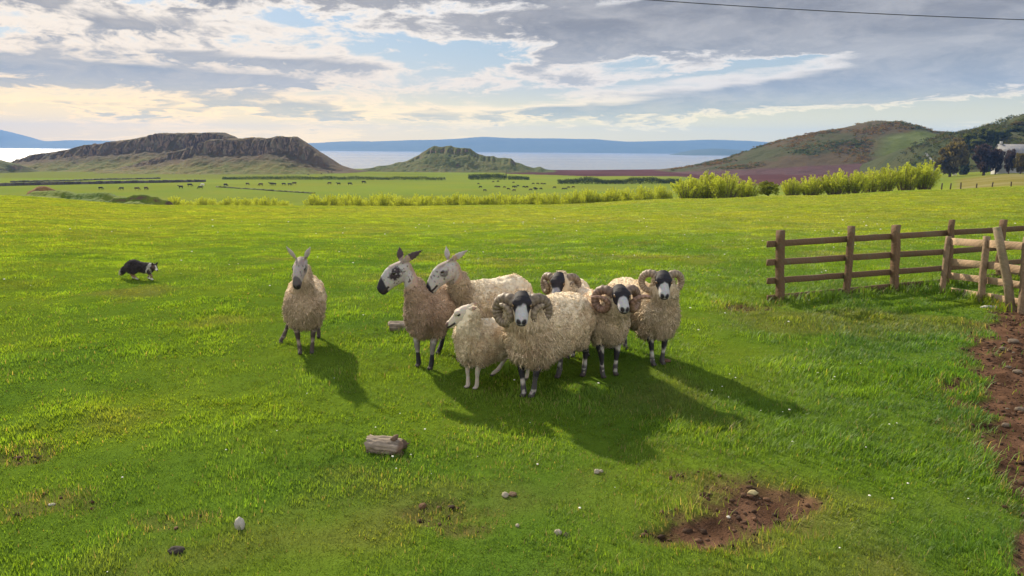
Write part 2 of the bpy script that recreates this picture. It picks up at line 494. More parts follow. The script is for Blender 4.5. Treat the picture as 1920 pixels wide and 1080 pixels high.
def zone_colour(X, Y):
    c = pasture_colour(X, Y)
    P = np.c_[X, Y]
    colx = 960 + F_PX * X / np.maximum(Y, 1)
    # valley floor: older, duller grass
    v = sstep(Y, 120, 260)[:, None]
    vg = np.array((0.135, 0.165, 0.024)) * (1 + 0.25 * fbm(P * 0.012, 4, 61))[:, None] + np.array((0.025, 0.004, 0.0)) * fbm(P * 0.05, 3, 63)[:, None]
    c = c * (1 - v) + vg * v
    sh = (sstep(Y, 455, 500) * sstep(colx, 700, 450))[:, None]                   # rough grazing under the crag
    c = c * (1 - sh) + np.array((0.13, 0.145, 0.03)) * sh
    # ploughed red earth on the right
    w = fbm(P * 0.02, 3, 65) * 12
    lo = np.interp(colx, [940, 1000, 1100, 1270, 1400, 1600, 1740, 1745], [640, 600, 560, 520, 360, 330, 330, 5000])
    hi = np.interp(colx, [940, 1000, 1270, 1400, 1600, 1740], [660, 860, 900, 640, 560, 480])
    pl = ((Y > lo + w) & (Y < hi + w) & (colx > 945) & (colx < 1742)).astype(float)[:, None]
    earth = np.array((0.075, 0.036, 0.034)) * (1 + 0.18 * np.sin(X * 0.9 + Y * 0.25) + 0.3 * fbm(P * 0.03, 3, 67))[:, None]
    c = c * (1 - pl) + earth * pl
    # farm bank with dead grass below the house
    bk = (sstep(colx, 1765, 1800) * sstep(Y, 120, 150) * sstep(Y, 330, 260))[:, None]
    c = c * (1 - bk) + (np.array((0.17, 0.15, 0.05)) + 0.05 * fbm(P * 0.06, 3, 71)[:, None]) * bk
    m = mud(X, Y)[:, None]
    soil = np.array((0.092, 0.051, 0.032)) * (1 + 0.8 * fbm(P * 7.0, 4, 73))[:, None]
    c = c * (1 - m) + soil * m
    return np.clip(c, 0.004, 1), m[:, 0]

R_ = ring_radii()
ang_f = np.radians(np.arange(-44, 44.01, 0.11))
ang_b = np.radians(np.concatenate([np.arange(48, 312.1, 6)]))
ANG = np.concatenate([ang_f, ang_b])
nA = len(ANG)
rr, aa = np.meshgrid(R_[1:], ANG, indexing='ij')
GX, GY = (rr * np.sin(aa)).ravel(), (rr * np.cos(aa)).ravel()
GZ = terrain(GX, GY)
GX = np.concatenate([[0], GX]); GY = np.concatenate([[0], GY]); GZ = np.concatenate([[0], GZ])
ii, jj = np.meshgrid(np.arange(len(R_) - 2), np.arange(nA), indexing='ij')
j2 = (jj + 1) % nA
quads = np.stack([1 + ii * nA + jj, 1 + ii * nA + j2, 1 + (ii + 1) * nA + j2, 1 + (ii + 1) * nA + jj], -1).reshape(-1, 4)
jt = np.arange(nA)
tris = np.stack([np.zeros(nA, int), 1 + (jt + 1) % nA, 1 + jt], -1)
gc, gm = zone_colour(GX, GY)
_r = np.hypot(GX, GY); gc = gc * (1 - .34 * sstep(_r, 40, 8) * (1 - gm) * .8)[:, None]           # thatch and soil between the blades, with gap shade darkened into the colour
def ground_mat(t):
    P = geopos(t); c = vcol(t)
    n = t.noise(P, 14.0, 5.0, 0.65); n2 = t.noise(P, 90.0, 3.0, 0.6); n3 = t.noise(P, 1.7, 5.0, 0.6)
    v = t.m('ADD', 0.62, t.m('ADD', t.m('MULTIPLY', n, 0.40), t.m('MULTIPLY', n2, 0.36)))
    c2 = t.mix(1.0, c, t.node('ShaderNodeCombineColor', 0, None, Red=v, Green=v, Blue=v), 'MULTIPLY')
    c2 = t.mix(t.m('MULTIPLY', t.step(n3, 0.58, 0.75), 0.30), c2, t.mix(1.0, c2, (1.5, 1.15, 0.9), 'MULTIPLY'))
    nrm = bump(t, t.m('ADD', t.m('MULTIPLY', n, 0.6), t.m('MULTIPLY', n2, 0.4)), 0.8, 0.05)
    out(t, pbsdf(t, c2, 1.0, nrm, 0.0))
M_ground = material('ground', ground_mat)
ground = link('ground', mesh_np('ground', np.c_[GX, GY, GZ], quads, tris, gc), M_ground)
tag(ground, kind='structure')

# ------------------------------------------------------------------ sea
def sea_mat(t):
    P = geopos(t)
    n = t.noise(t.vm('MULTIPLY', P, (0.02, 0.05, 0.0)), 1.0, 6.0, 0.6)
    n2 = t.noise(t.vm('MULTIPLY', P, (0.25, 0.5, 0.0)), 1.0, 3.0, 0.6)
    st = t.noise(t.vm('MULTIPLY', P, (0.0005, 0.0025, 0.0)), 1.0, 4.0, 0.5)
    nrm = bump(t, t.m('ADD', n, t.m('MULTIPLY', n2, 0.25)), 0.35, 1.4)
    rough = t.m('ADD', 0.12, t.m('MULTIPLY', st, 0.22))
    out(t, pbsdf(t, (0.16, 0.165, 0.17), rough, nrm, 1.0))
S0, S1, SX = 640.0, 9800.0, 8000.0
ys = np.geomspace(S0, S1, 60); xs = np.linspace(-1, 1, 61)
V = np.array([(x * (2500 + (SX - 2500) * min(1, y / 6000)), y, SEA_Z) for y in ys for x in xs])
Q = [(i*61+j, i*61+j+1, (i+1)*61+j+1, (i+1)*61+j) for i in range(59) for j in range(60)]
sea = link('sea', mesh_np('sea', V, Q), material('sea', sea_mat))
tag(sea, kind='structure')

# ------------------------------------------------------------------ hills
def hill(name, Yc, sil, wf, wb, mat, step, front='round', rough=1.0, colf=None, base=None, seed=1, cols=0.0):
    px = np.array([p[0] for p in sil], float); py = np.array([p[1] for p in sil], float)
    W = np.array([at(a, b, Yc) for a, b in sil])
    nx = max(8, int((W[-1, 0] - W[0, 0]) / step)); ny = max(12, int((wf + wb) / (step * 1.3)))
    xs = np.linspace(W[0, 0], W[-1, 0], nx); ts = np.linspace(-1, 1, ny)
    XX, TT = np.meshgrid(xs, ts)
    X = XX.ravel(); T = TT.ravel()
    Yl = np.where(T < 0, Yc + T * wf, Yc + T * wb)
    top = np.interp(X, W[:, 0], W[:, 2])
    b0 = (terrain(X, Yl) if base is None else np.full(len(X), base)) - 1.0
    top = top + rough * 0.6 * fbm(np.c_[X / (step * 9), np.zeros(len(X))], 4, seed)
    h = np.maximum(top - b0, 0.0) * sstep(np.minimum(X - xs[0], xs[-1] - X), 0, 0.05 * (xs[-1] - xs[0]))
    ft = 1 + T                                              # 0 at the front foot, 1 on the crest
    if front == 'crag':
        f = 0.42 * sstep(ft, 0.0, 0.62) + 0.10 * sstep(ft, 0.3, 0.75) + 0.42 * sstep(ft, 0.68, 0.86) + 0.06 * sstep(ft, 0.8, 1.0)
    elif front == 'terrace':
        f = 0.30 * sstep(ft, 0.0, 0.45) + 0.30 * sstep(ft, 0.3, 0.55) + 0.10 * sstep(ft, 0.5, 0.8) + 0.30 * sstep(ft, 0.78, 0.97)
    else:
        f = np.sin(np.clip(ft, 0, 1) * math.pi / 2) ** 1.35
    bk = 1 - sstep(T, 0.0, 1.0)
    f = np.where(T < 0, f, bk)
    Z = b0 + h * f
    edge = sstep(np.minimum(ft, 1 - T), 0.02, 0.2) * sstep(h, 0.5, 6)
    P = np.c_[X, Yl, Z]
    Z = Z + rough * edge * (1.0 * fbm(P[:, :2] / (step * 12), 5, seed + 3) + 0.5 * fbm(P / (step * 4), 3, seed + 5)) * np.where(T > -0.12, 0.35, 1.0)
    if cols:                                                # buttresses and gullies on the rock face
        cm = sstep(ft, 0.45, 0.7) * sstep(ft, 1.02, 0.85) * sstep(h, 3, 12)
        Yl = Yl + cols * cm * (fbm(np.c_[X / (step * 3.2), Z / (step * 12)], 4, seed + 9) + 0.5 * fbm(np.c_[X / (step * 11), Z / (step * 9)], 3, seed + 11))
    Q = np.array([(i*nx+j, i*nx+j+1, (i+1)*nx+j+1, (i+1)*nx+j) for i in range(ny-1) for j in range(nx-1)])
    V = np.c_[X, Yl, Z]
    col = colf(X, Yl, Z, f, h) if colf else None
    o = link(name, mesh_np(name, V, Q, None, col), mat)
    tag(o, kind='structure')
    return o, V

def rock_hill_mat(t):
    P = geopos(t); N = t.node('ShaderNodeNewGeometry', 1)
    nz = t.node('ShaderNodeSeparateXYZ', 2, None, Vector=N)
    c = vcol(t)
    nb = t.noise(t.vm('MULTIPLY', P, (1.0, 1.0, 0.45)), 0.16, 6.0, 0.62)
    nv = t.noise(t.vm('MULTIPLY', P, (1.0, 1.0, 0.18)), 0.55, 5.0, 0.65)
    sl = t.m('ADD', nz, t.m('ADD', t.m('MULTIPLY', t.m('SUBTRACT', nb, 0.5), 0.55), t.m('MULTIPLY', t.m('SUBTRACT', nv, 0.5), 0.3)))
    rock = t.mix(t.step(nv, 0.38, 0.66), (0.050, 0.033, 0.022), (0.25, 0.165, 0.10))
    rock = t.mix(t.step(nb, 0.45, 0.7), rock, (0.12, 0.105, 0.06))
    g = t.mix(t.step(nb, 0.35, 0.68), c, t.mix(1.0, c, (1.25, 0.9, 0.9), 'MULTIPLY'))
    cc = t.mix(t.step(sl, 0.58, 0.80), rock, g)
    out(t, pbsdf(t, cc, 0.95, bump(t, t.m('ADD', nv, t.m('MULTIPLY', nb, 1.2)), 0.9, 1.6), 0.1))
M_rock = material('rocky_hillside', rock_hill_mat)

def c_crag(X, Y, Z, f, h):
    n = fbm(np.c_[X, Y] * 0.03, 4, 81)[:, None]
    up = sstep(f, 0.15, 0.5)[:, None]
    return np.clip(np.array((0.105, 0.112, 0.016)) * (1 - up) + np.array((0.060, 0.046, 0.016)) * up + n * np.array((0.03, 0.02, 0.008)), 0.01, 1)
def c_mid(X, Y, Z, f, h):
    n = fbm(np.c_[X, Y] * 0.04, 4, 83)[:, None]
    return np.clip(np.array((0.068, 0.084, 0.016)) + n * np.array((0.03, 0.02, 0.01)), 0.01, 1)

hill('hill', 720, [(-20, 326), (20, 318), (42, 302), (80, 288), (130, 282), (170, 273), (203, 270), (212, 265), (262, 259), (300, 252), (322, 249), (345, 250), (380, 249.5), (415, 249), (434, 254), (446, 264), (500, 282), (580, 318)],
     95, 110, M_rock, 1.0, 'crag', 2.2, c_crag, seed=2, cols=9.0)
hill('hill', 650, [(225, 322), (270, 305), (300, 296), (345, 281), (372, 271), (400, 262), (437, 259), (470, 258), (488, 257), (500, 260), (520, 256), (557, 255.5), (566, 263), (590, 281), (612, 297), (622, 305), (650, 317), (690, 324)],
     85, 100, M_rock, 0.9, 'crag', 1.9, c_crag, seed=5, cols=8.0)
hill('hill', 735, [(660, 322), (700, 314), (740, 306), (765, 301), (790, 289), (806, 277), (815, 273.5), (826, 275), (846, 274), (853, 277), (882, 279), (897, 289), (912, 294), (925, 293), (934, 297), (958, 297), (966, 304), (985, 311), (1000, 315), (1012, 312), (1022, 318), (1060, 322)],
     80, 60, M_rock, 0.7, 'terrace', 1.9, c_mid, seed=9, cols=5.0)
hill('hill', 610, [(-120, 300), (-60, 294), (-10, 298), (8, 303), (24, 308), (32, 318), (44, 326)], 50, 50, M_rock, 1.2, 'terrace', 1.0, c_mid, seed=12, cols=2.5)
# rough knolls at the brow of the field on the left
def c_knoll(X, Y, Z, f, h):
    n = fbm(np.c_[X, Y] * 0.5, 4, 85)[:, None]
    return np.clip(np.array((0.10, 0.135, 0.020)) + n * np.array((0.07, 0.05, 0.01)), 0.01, 1)
def knoll_mat(t):
    P = geopos(t); c = vcol(t); N = t.node('ShaderNodeNewGeometry', 1)
    nz = t.node('ShaderNodeSeparateXYZ', 2, None, Vector=N)
    n = t.noise(P, 0.7, 5.0, 0.62); n2 = t.noise(P, 3.0, 4.0, 0.6)
    sl = t.m('ADD', nz, t.m('MULTIPLY', t.m('SUBTRACT', n, 0.5), 0.9))
    cc = t.mix(t.step(sl, 0.46, 0.74), t.mix(n2, (0.05, 0.035, 0.028), (0.16, 0.10, 0.07)), c)
    out(t, pbsdf(t, cc, 0.95, bump(t, t.m('ADD', n, t.m('MULTIPLY', n2, 0.4)), 0.9, 0.5), 0.1))
M_knoll = material('knoll_turf', knoll_mat)
hill('hillock', 79, [(20, 372), (40, 364), (70, 359), (110, 359), (140, 358), (170, 361), (200, 364), (224, 367), (250, 374), (275, 383)], 7.0, 6.0, M_knoll, 0.12, 'terrace', 0.8, c_knoll, seed=15, cols=0.5)
hill('hillock', 76, [(185, 379), (215, 370), (240, 367), (265, 367), (290, 370), (306, 375), (316, 381), (322, 388)], 3.0, 4.0, M_knoll, 0.10, 'terrace', 0.6, c_knoll, seed=18, cols=0.4)
hill('hillock', 115, [(52, 359), (64, 355), (76, 351), (90, 351), (100, 354), (110, 359)], 3.0, 3.0, M_knoll, 0.3, 'round', 0.4, lambda X, Y, Z, f, h: np.tile((0.20, 0.11, 0.05), (len(X), 1)), seed=22)

# gorse hill on the right and the wooded hill behind the farm
def c_gorse(X, Y, Z, f, h):
    P = np.c_[X, Y]
    n = fbm(P * 0.035, 5, 91); n2 = fbm(P * 0.10, 4, 93)
    g = np.array((0.045, 0.048, 0.013)); br = np.array((0.068, 0.047, 0.020)); mead = np.array((0.080, 0.098, 0.02))
    k = sstep(n + 0.4 * n2, -0.2, 0.3)[:, None]
    c = g * k + br * (1 - k)
    colx = 960 + F_PX * X / Y
    md = (sstep(colx, 1610, 1660) * sstep(f, 0.76, 0.68) * sstep(f, 0.05, 0.2))[:, None]
    c = c * (1 - md) + (mead + 0.03 * n2[:, None]) * md
    row = 540 + F_PX * np.tan(np.arctan((EYE - Z) / Y) - PITCH)                     # ploughed earth climbs the foot of the hill
    pl = (sstep(row - np.interp(colx, [1250, 1400, 1500, 1600, 1700, 1745], [321, 314, 308, 302, 297, 293]) + 2 * n2, -.8, .8) * (colx < 1742) * (T_FRONT(Y)))[:, None]
    c = c * (1 - pl) + np.array((0.075, 0.036, 0.034)) * (1 + 0.25 * n2)[:, None] * pl
    return np.clip(c, 0.01, 1)
def T_FRONT(Y): return (Y < 635).astype(float)
def soft_hill_mat(t):
    P = geopos(t); c = vcol(t)
    n = t.noise(P, 0.25, 6.0, 0.65); n2 = t.noise(P, 1.1, 4.0, 0.6)
    v = t.m('ADD', 0.55, t.m('ADD', t.m('MULTIPLY', n, 0.5), t.m('MULTIPLY', n2, 0.4)))
    c2 = t.mix(1.0, c, t.node('ShaderNodeCombineColor', 0, None, Red=v, Green=v, Blue=v), 'MULTIPLY')
    out(t, pbsdf(t, c2, 0.95, bump(t, t.m('ADD', n, t.m('MULTIPLY', n2, 0.5)), 0.9, 1.5), 0.1))
M_soft = material('grassy_hillside', soft_hill_mat)
gorse_hill, GH = hill('hill', 640, [(1235, 325), (1265, 320), (1300, 314), (1350, 303), (1385, 292), (1410, 284), (1440, 273), (1465, 266), (1500, 256), (1530, 249), (1560, 243), (1600, 236), (1625, 231), (1645, 229), (1662, 230), (1676, 233), (1690, 238), (1720, 245), (1760, 250), (1790, 258), (1850, 280), (1950, 300)],
     150, 160, M_soft, 1.6, 'round', 1.6, c_gorse, seed=25)
wood_hill, WH = hill('hill', 430, [(1700, 310), (1740, 298), (1765, 280), (1790, 262), (1812, 252), (1845, 246), (1880, 240), (1905, 231), (1925, 224), (1990, 200), (2100, 170), (2300, 150), (2600, 170), (2900, 230)],
     110, 160, M_soft, 1.8, 'round', 1.5, lambda X, Y, Z, f, h: np.clip(np.array((0.048, 0.052, 0.015)) + fbm(np.c_[X, Y] * 0.05, 4, 95)[:, None] * np.array((0.03, 0.02, 0.01)), 0.01, 1), seed=28)

# far shores across the water
def far_mat(t):
    P = geopos(t)
    n = t.noise(P, 0.008, 6.0, 0.6)
    out(t, pbsdf(t, t.mix(n, (0.035, 0.06, 0.05), (0.09, 0.11, 0.07)), 0.95, None, 0.1))
M_far = material('far_hillside', far_mat)
def c_none(X, Y, Z, f, h): return np.ones((len(X), 3))
hill('hill', 7000, [(470, 276), (560, 268), (600, 268), (640, 265), (700, 265), (780, 262.5), (850, 261), (885, 258), (905, 257), (950, 258.5), (1000, 259.5), (1060, 260), (1110, 261), (1170, 265.5), (1230, 264.5), (1290, 263.5), (1320, 261.5), (1350, 262), (1400, 264), (1450, 268), (1600, 266), (1700, 266), (1800, 270), (2000, 272), (2300, 280)],
     800, 1200, M_far, 20, 'round', 6, c_none, base=SEA_Z, seed=31)
hill('hill', 7300, [(-700, 262), (-500, 250), (-300, 244), (-150, 236), (-60, 234), (-30, 237), (0, 244), (28, 252), (50, 260), (70, 264), (110, 265), (150, 262.5), (210, 264), (300, 268), (420, 272), (560, 276)],
     700, 900, M_far, 20, 'round', 7, c_none, base=SEA_Z, seed=34)
hill('island', 4300, [(1262, 289), (1285, 284), (1300, 280.5), (1330, 278.5), (1352, 278.5), (1385, 281), (1420, 287), (1460, 292)], 220, 300, M_far, 9, 'round', 3, c_none, base=SEA_Z, seed=37)

# ------------------------------------------------------------------ air
def haze_mat(t):
    nd = t.n.new('ShaderNodeVolumePrincipled')
    nd.inputs['Color'].default_value = (0.24, 0.48, 1.0, 1)
    nd.inputs['Density'].default_value = HAZE
    nd.inputs['Anisotropy'].default_value = 0.0
    out(t, None, nd.outputs[0])
HAZE = 1.15e-4
def make_haze():
    x0, x1, y0, y1, z0, z1 = -8300, 8300, -8300, 9900, -34, 285
    V = [(x, y, z) for x in (x0, x1) for y in (y0, y1) for z in (z0, z1)]
    Q = [(0, 1, 3, 2), (4, 6, 7, 5), (0, 4, 5, 1), (2, 3, 7, 6), (0, 2, 6, 4), (1, 5, 7, 3)]
    o = link('haze', mesh_np('haze', V, Q, smooth=False), material('haze', haze_mat))
    tag(o, kind='stuff', label='thin blue air over the sea and the far hills')
    return o

# ------------------------------------------------------------------ animals: one continuous skin grown from overlapping ellipsoids
def remesh(blobs, voxel, smooth=5, name='skin'):
    v0, f0 = ico(2)
    V, Fc = [], []
    for i, (c, r, R) in enumerate(blobs):
        v = v0 * np.array(r)
        if R is not None: v = v @ R.T
        V.append(v + np.array(c)); Fc.append(f0 + i * len(v0))
    me = mesh_np(name + '_draft', np.concatenate(V), None, np.concatenate(Fc))
    o = D.objects.new(name + '_draft', me); COL.objects.link(o)
    m = o.modifiers.new('r', 'REMESH'); m.mode = 'VOXEL'; m.voxel_size = voxel
    if smooth:
        k = o.modifiers.new('s', 'SMOOTH'); k.factor = 0.5; k.iterations = smooth
    bpy.context.view_layer.update()
    dg = bpy.context.evaluated_depsgraph_get()
    res = D.meshes.new_from_object(o.evaluated_get(dg))
    D.objects.remove(o); D.meshes.remove(me)
    res.name = name
    res.polygons.foreach_set('use_smooth', np.ones(len(res.polygons), bool))
    return res

def mesh_verts(me):
    a = np.zeros(len(me.vertices) * 3, np.float32); me.vertices.foreach_get('co', a)
    return a.reshape(-1, 3).astype(float)
def mesh_normals(me):
    a = np.zeros(len(me.vertices) * 3, np.float32); me.vertex_normals.foreach_get('vector', a)
    return a.reshape(-1, 3).astype(float)

def chain(pts, R=None, dens=0.35):
    """pts: (centre, radius or (rx, ry, rz)); ellipsoids strung along them"""
    res = []
    P = [(np.array(c, float), np.broadcast_to(np.array(r, float), (3,))) for c, r in pts]
    for (c0, r0), (c1, r1) in zip(P[:-1], P[1:]):
        n = max(1, int(np.linalg.norm(c1 - c0) / (dens * min(r0.min(), r1.min()))))
        n = min(n, 14)
        for k in range(n):
            t = k / n
            res.append((c0 * (1 - t) + c1 * t, r0 * (1 - t) + r1 * t, R))
    res.append((P[-1][0], P[-1][1], R))
    return res

def head_frame(yaw, pitch, roll=0.0):
    """columns: along the nose, to the animal's left, up; yaw in the parent's frame, pitch nose down"""
    M = Matrix.Rotation(yaw, 3, 'Z') @ Matrix.Rotation(pitch, 3, 'Y') @ Matrix.Rotation(roll, 3, 'X')
    return np.array(M)

def ear(base, tip, width, thick, face):
    base, tip = np.array(base, float), np.array(tip, float)
    a = tip - base; ln = np.linalg.norm(a); a /= ln
    n = np.array(face, float); n -= a * n.dot(a); n /= np.linalg.norm(n); w = np.cross(n, a)
    R = np.stack([a, w, n], 1)
    prof = [(0, .45), (.15, .7), (.3, .95), (.45, 1.0), (.6, .92), (.75, .68), (.88, .4), (.97, .18)]
    return [(base + a * ln * t, (ln * 0.12, width * k, thick * (0.5 + 0.5 * k)), R) for t, k in prof]

M_skin = material('short_hair', lambda t: out(t, pbsdf(t, t.mix(0.35, vcol(t), t.mix(1.0, vcol(t), t.node('ShaderNodeTexNoise', 1, None, Vector=objco(t), Scale=60.0, Detail=3.0), 'OVERLAY')), 0.75, bump(t, t.noise(objco(t), 180.0, 2.0), 0.35, 0.004), 0.25)))
M_amber = material('amber_eye', lambda t: out(t, pbsdf(t, (0.13, 0.075, 0.03), 0.12, None, 0.6)))
M_eye = material('dark_eye', lambda t: out(t, pbsdf(t, (0.012, 0.008, 0.006), 0.12, None, 0.6)))

def wool_mat(t):
    c = vcol(t)
    s = pbsdf(t, c, 0.9, bump(t, t.noise(objco(t), 130.0, 3.0, 0.7), 0.5, 0.006), 0.1, Sheen_Weight=0.25, Sheen_Roughness=0.5)
    tr = t.node('ShaderNodeBsdfTranslucent', 0, None, Color=t.mix(1.0, c, (1.25, 1.12, .95), 'MULTIPLY'))
    out(t, t.node('ShaderNodeMixShader', 0, None, _0=0.16, _1=s, _2=tr))
M_wool = material('wool', wool_mat)

def horn_mat(t):
    c = vcol(t)
    n = t.noise(objco(t), 40.0, 4.0, 0.6)
    c2 = t.mix(t.step(n, 0.35, 0.7), t.mix(1.0, c, (0.6, 0.55, 0.5), 'MULTIPLY'), c)
    out(t, pbsdf(t, c2, 0.55, bump(t, t.noise(objco(t), 150.0, 3.0), 0.4, 0.003), 0.35))
M_horn = material('horn', horn_mat)

def lock_mesh(P, Nn, Dn, L, W, wave, cols, rng, rings=4, droop=0.35):
    """tapered wavy strands from roots P along Dn; returns vertices, quads, tris, colours"""
    n = len(P)
    up = np.where(np.abs(Dn[:, 2:3]) < 0.9, np.array([[0, 0, 1.0]]), np.array([[1.0, 0, 0]]))
    u = np.cross(Dn, up); u /= np.linalg.norm(u, axis=1)[:, None]; k = np.cross(u, Dn)
    ph = rng.random(n) * 6.28; ph2 = rng.random(n) * 6.28; fr = 1.1 + rng.random(n) * 0.9
    V = np.zeros((n, rings * 3 + 1, 3)); tw = rng.random(n) * 6.28
    for i in range(rings + 1):
        t = i / rings
        c = P + Dn * (L * t - 0.012)[:, None] + np.array((0, 0, -1.0)) * (L * droop * t * t)[:, None]
        a = (wave * L * t ** 0.7)
        c = c + u * (a * np.sin(6.28 * fr * t + ph))[:, None] + k * (a * np.sin(6.28 * fr * t + ph2))[:, None]
        if i == rings: V[:, -1] = c; break
        r = W * (1.0 - 0.62 * t ** 1.3)
        for j in range(3):
            an = tw + j * 2.094
            V[:, i * 3 + j] = c + u * (r * np.cos(an))[:, None] + k * (r * np.sin(an))[:, None]
    base = np.arange(n)[:, None] * (rings * 3 + 1)
    q = []
    for i in range(rings - 1):
        for j in range(3): q.append([i*3+j, i*3+(j+1) % 3, (i+1)*3+(j+1) % 3, (i+1)*3+j])
    q = np.array(q); m = (rings - 1) * 3
    tr = np.array([[m+j, m+(j+1) % 3, rings*3] for j in range(3)])
    Q = (base[:, :, None] + q[None]).reshape(-1, 4); T = (base[:, :, None] + tr[None]).reshape(-1, 3)
    return V.reshape(-1, 3), Q, T, np.repeat(cols, rings * 3 + 1, axis=0)

def tri_arrays(me):
    me.calc_loop_triangles()
    a = np.zeros(len(me.loop_triangles) * 3, np.int32); me.loop_triangles.foreach_get('vertices', a)
    return a.reshape(-1, 3)

def sample_surface(V, T, Nv, n, rng):
    A = V[T]; cr = np.cross(A[:, 1] - A[:, 0], A[:, 2] - A[:, 0]); ar = np.linalg.norm(cr, axis=1)
    idx = rng.choice(len(T), n, p=ar / ar.sum())
    r1, r2 = np.sqrt(rng.random(n)), rng.random(n)
    w = np.stack([1 - r1, r1 * (1 - r2), r1 * r2], 1)
    P = (V[T[idx]] * w[:, :, None]).sum(1); N = (Nv[T[idx]] * w[:, :, None]).sum(1)
    return P, N / (np.linalg.norm(N, axis=1)[:, None] + 1e-9)

HEADS = {   # distance along the nose, height of centre, half width, half depth
    'black': [(-.035, .000, .066, .062), (.03, .000, .082, .080), (.075, -.006, .080, .084), (.12, -.014, .060, .068), (.165, -.018, .054, .057), (.198, -.020, .053, .052), (.220, -.022, .047, .044)],
    'leic': [(-.04, .000, .060, .060), (.03, .000, .075, .086), (.08, .002, .072, .098), (.135, .007, .058, .090), (.19, .003, .050, .076), (.235, -.008, .047, .066), (.270, -.020, .042, .053)],
    'lamb': [(-.035, .000, .056, .058), (.02, .000, .066, .072), (.07, -.006, .062, .076), (.12, -.014, .050, .060), (.165, -.020, .041, .046), (.195, -.022, .037, .040), (.212, -.024, .031, .032)],
}

def make_horn(parent, Hh, poll, side, s, p, mirror_bias=1.0):
    psi = math.radians(p.get('psi', 55)); turns = math.radians(p.get('turn', 410)); n = 120
    R0, R1 = p.get('R0', .095) * s, p.get('R1', .062) * s
    cz, cy, cx = p.get('cz', -.075) * s, p.get('cy', .09) * s, p.get('cx', -.065) * s
    drift = p.get('drift', .085) * s
    pts, rad = [], []
    for i in range(n):
        t = i / (n - 1)
        ph = math.radians(p.get('start', 148)) - turns * t
        R = R0 + (R1 - R0) * t ** 0.8
        e = np.array((-math.sin(psi), math.cos(psi), 0)); nn = np.array((math.cos(psi), math.sin(psi), 0))
        q = np.array((cx, cy, cz)) + R * (math.cos(ph) * e + math.sin(ph) * np.array((0, 0, 1.0))) + nn * drift * t
        q += nn * p.get('flare', 0.0) * s * max(0, t - 0.75) ** 1.5 * 8
        q[1] *= side
        pts.append(poll + Hh @ q)
        r = p.get('r0', .037) * s * (1 - 0.10 * t) * (1 - 0.62 * t ** 2.2)
        rad.append(r * (1 + 0.055 * math.sin(i * 1.05 + 0.4 * math.sin(i * 0.23))))
    mb = MB().tube(pts, rad, 16)
    V = np.array(mb.v[0]); t = np.clip(np.arange(len(V)) // 16 / (n - 1), 0, 1)
    base, tip = np.array(p.get('c0', (.20, .155, .115))), np.array(p.get('c1', (.30, .235, .165)))
    c = base + (tip - base) * t[:, None]
    ridge = 0.85 + 0.22 * np.sin(np.arange(len(V)) // 16 * 1.05 + 0.4 * np.sin(np.arange(len(V)) // 16 * 0.23))
    mb.c = [c * ridge[:, None]]
    return mb.build('horn', M_horn, parent)

